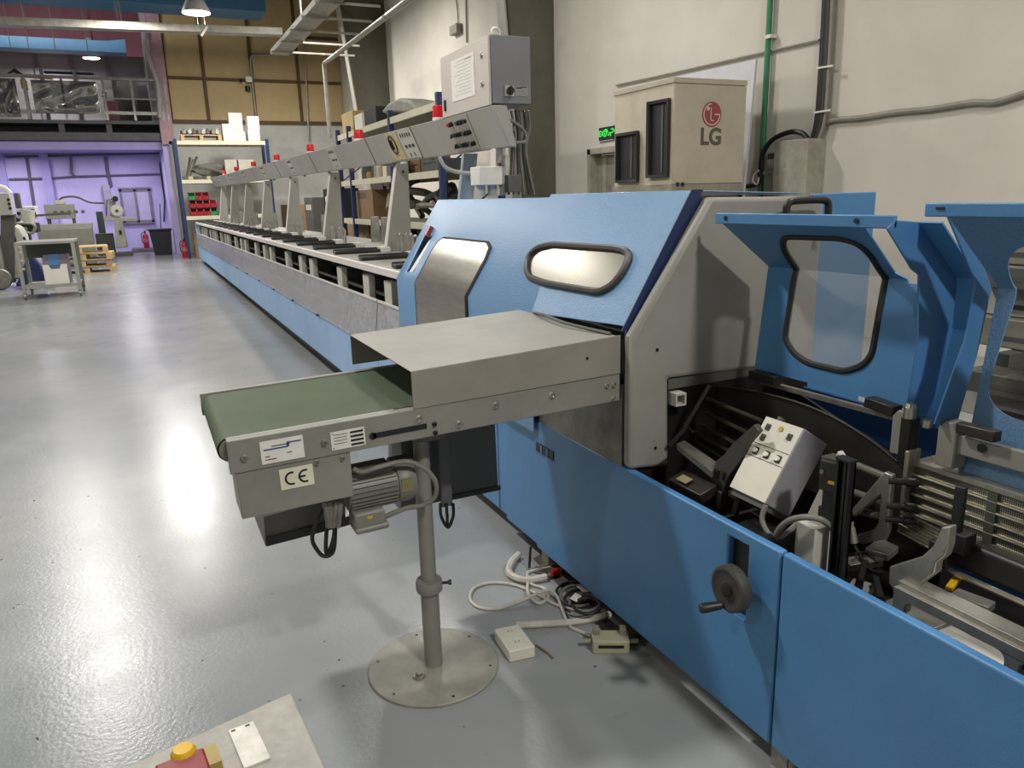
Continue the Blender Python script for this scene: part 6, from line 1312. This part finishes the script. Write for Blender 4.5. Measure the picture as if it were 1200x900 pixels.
# cable trays
GALD = M('tray_grey', '#a5a298', rough=.5, metal=.4, var=.15, scale=6)
def tray(label, p, q, w, h_, up=(0, 0, 1)):
    t = thing('cable_tray', label, 'cable tray', p); n = (q - p).normalized(); sd = n.cross(V(up)).normalized(); m = MB(); m.bar(p, q, w, .012); obj('tray_base', m, GALD, t)
    for s in (-1, 1): m = MB(); m.bar(p + sd * s * w / 2 + V((0, 0, h_ / 2)), q + sd * s * w / 2 + V((0, 0, h_ / 2)), .012, h_); obj('tray_side', m, GALD, t)
    return t, n, sd
yt1 = 21.5; p, q = ay(-30, 29, yt1), ay(330, 42, yt1)
ct, n, sd = tray('galvanised cable tray crossing the hall in front of the tan boards', p, q, .35, .16)
for px in (30, 139, 143, 232, 240): a = ay(px, 34, yt1); m = MB(); m.cyl(a, a + V((0, 0, 3.2)), .018, seg=8); obj('hanger_rod', m, GALV, ct)
zt3 = 5.1; p, q = az(322, 64, zt3), az(398, -10, zt3); p = V((q.x, p.y, zt3))
ct2, n, sd = tray('wide cable tray running along the hall towards the viewer', p, q, .42, .1)
for k in range(5): a = p.lerp(q, .1 + .2 * k); m = MB(); m.box(a.x - .3, a.x + 1.7 - .2 * k, a.y - .02, a.y + .02, zt3 - .06, zt3 - .02); obj('support_arm', m, GALD, ct2)
for k in (1, 3): a = p.lerp(q, .1 + .2 * k); m = MB(); m.cyl(a + V((.22, 0, 0)), a + V((.22, 0, 3.5)), .02, seg=8); obj('hanger_rod', m, GALV, ct2)
zp = 4.7; p, q = az(366, 74, zp), az(486, -6, zp); p = V((q.x, p.y, zp)); dn_ = ay(373, 168, p.y)
m = MB(); m.tube([q + V((0, 0, 0)), p + V((0, -.1, 0)), p, p + V((0, 0, -.12)), V((p.x, p.y, 3.05))], .05, 8, 0); tag(obj('sprinkler_pipe', m, GALD), 'thick grey pipe running along the hall and dropping behind the rack', 'pipe')
def bpipe(label, pts, r=.035, y=YB - .15, mat=None): m = MB(); m.tube([ay(a, b, y) for a, b in pts], r, 8, 3); return tag(obj('wall_pipe', m, mat or GALD), label, 'pipe')
bpipe('bent conduit over the tan boards beside the small white box', ((318, 65), (300, 64), (294, 67), (294, 80), (297, 110), (301, 142)))
bpipe('thin grey conduit dropping down the tan boards', ((357, 40), (358, 75), (362, 165)), .03)
bpipe('pale vertical conduit beside the pink column', ((170, 36), (172, 60), (185, 100), (187, 138)), .06, YB - .2, M('pale_conduit', '#b5b0b5', rough=.5))
a, b_ = ay(287, 90, YB - .1), ay(295, 97, YB - .1); m = MB(); m.box(a.x, b_.x, YB - .25, YB - .1, b_.z, a.z); o = tag(obj('socket_box', m, WHITE_PL, None, .01), 'small white electrical box on the tan boards', 'box'); m = MB(); c = ay(284, 94, YB - .2); m.cyl(c, c + V((-.08, 0, 0)), .06, seg=10); obj('plug', m, BLACK, o); m = MB(); c2 = ay(290, 101, YB - .15); m.cyl(c2, c2 + V((0, -.02, -.15)), .08, seg=10); obj('plug', m, BLACK, o)
# lamps: the two in view
GLOW = M('lamp_glow', '#fff6e4', rough=.5, var=0, emit=9)
def hibay(label, px, py, y, r):
    c = ay(px, py, y); t = thing('high_bay_lamp', label, 'lamp', c); m = MB(); m.lathe([(r, 0), (r * .98, .03), (r * .6, .28), (r * .3, .36), (.1, .4), (.1, .6), (.001, .62)], c, (0, 0, 1), 28); obj('shade', m, M('lamp_shade', '#b9b9b6', rough=.4), t)
    m = MB(); m.lathe([(r * .95, -.012), (r * .95, 0)], c, (0, 0, 1), 28); obj('glowing_disc', m, GLOW, t); m = MB(); m.cyl(c + V((0, 0, .6)), V((c.x, c.y, H - .002)), .015, seg=6); obj('chain', m, GALV, t); return c
LAMP1 = hibay('round high bay lamp hanging in front of the tan boards', 230, 15, 20.3, .32)
LAMP2 = hibay('round high bay lamp hanging under the blue duct over the mezzanine', 107, 68, 29.7, .26)
m = MB(); m.bar(ay(236, 42, 21.25), ay(243, 31, 21.25), .05, .05); obj('bright_bracket', m, WHITE_PL, ct)
# ---------------------------------------------------------------- light: high-bay lamps, lower recess lamps, and unseen fills added for the mezzanine
def lamp(x, y, z, e, r=.28, col=(1, .965, .91)):
    l = bpy.data.lights.new('bay_and_fill', 'AREA'); l.shape = 'DISK'; l.size = r * 2; l.energy = e; l.color = col
    o = bpy.data.objects.new('bay_and_fill_light', l); COL.objects.link(o); o.location = (x, y, z); return o
for (x, y, z, e) in ((-1.38, 12.6, 5.9, 330), (.3, 20.3, 5.85, 560), (-1.3, 4.9, 6.2, 480), (1.7, -3.4, 6.2, 620), (-7, 9, 6.5, 200), (-6.5, 19, 6.5, 300), (-6, 1, 6.5, 180), (3.6, 9.5, 6.4, 300), (4.2, 1.5, 6.4, 200), (4.2, 18, 6.4, 330), (3.6, 23, 6.3, 420), (-2.5, 24.5, 8.6, 520)):  # last entry is an unseen extra, added to brighten the high mezzanine walls
    lamp(x, y, z, e)
l = lamp(-3.5, 29.7, 3.3, 110, .5, (.95, .93, 1)); lamp(-.5, 29.7, 3.3, 80, .4, (.95, .93, 1))
lamp(-2, 30.5, 6.2, 60)  # unseen fill added to lift the upper back wall
w = bpy.data.worlds.new('world'); SC.world = w; w.use_nodes = True
w.node_tree.nodes['Background'].inputs['Color'].default_value = (1, .98, .95, 1); w.node_tree.nodes['Background'].inputs['Strength'].default_value = .15
SC.view_settings.view_transform = 'Standard'; SC.view_settings.exposure = -.48
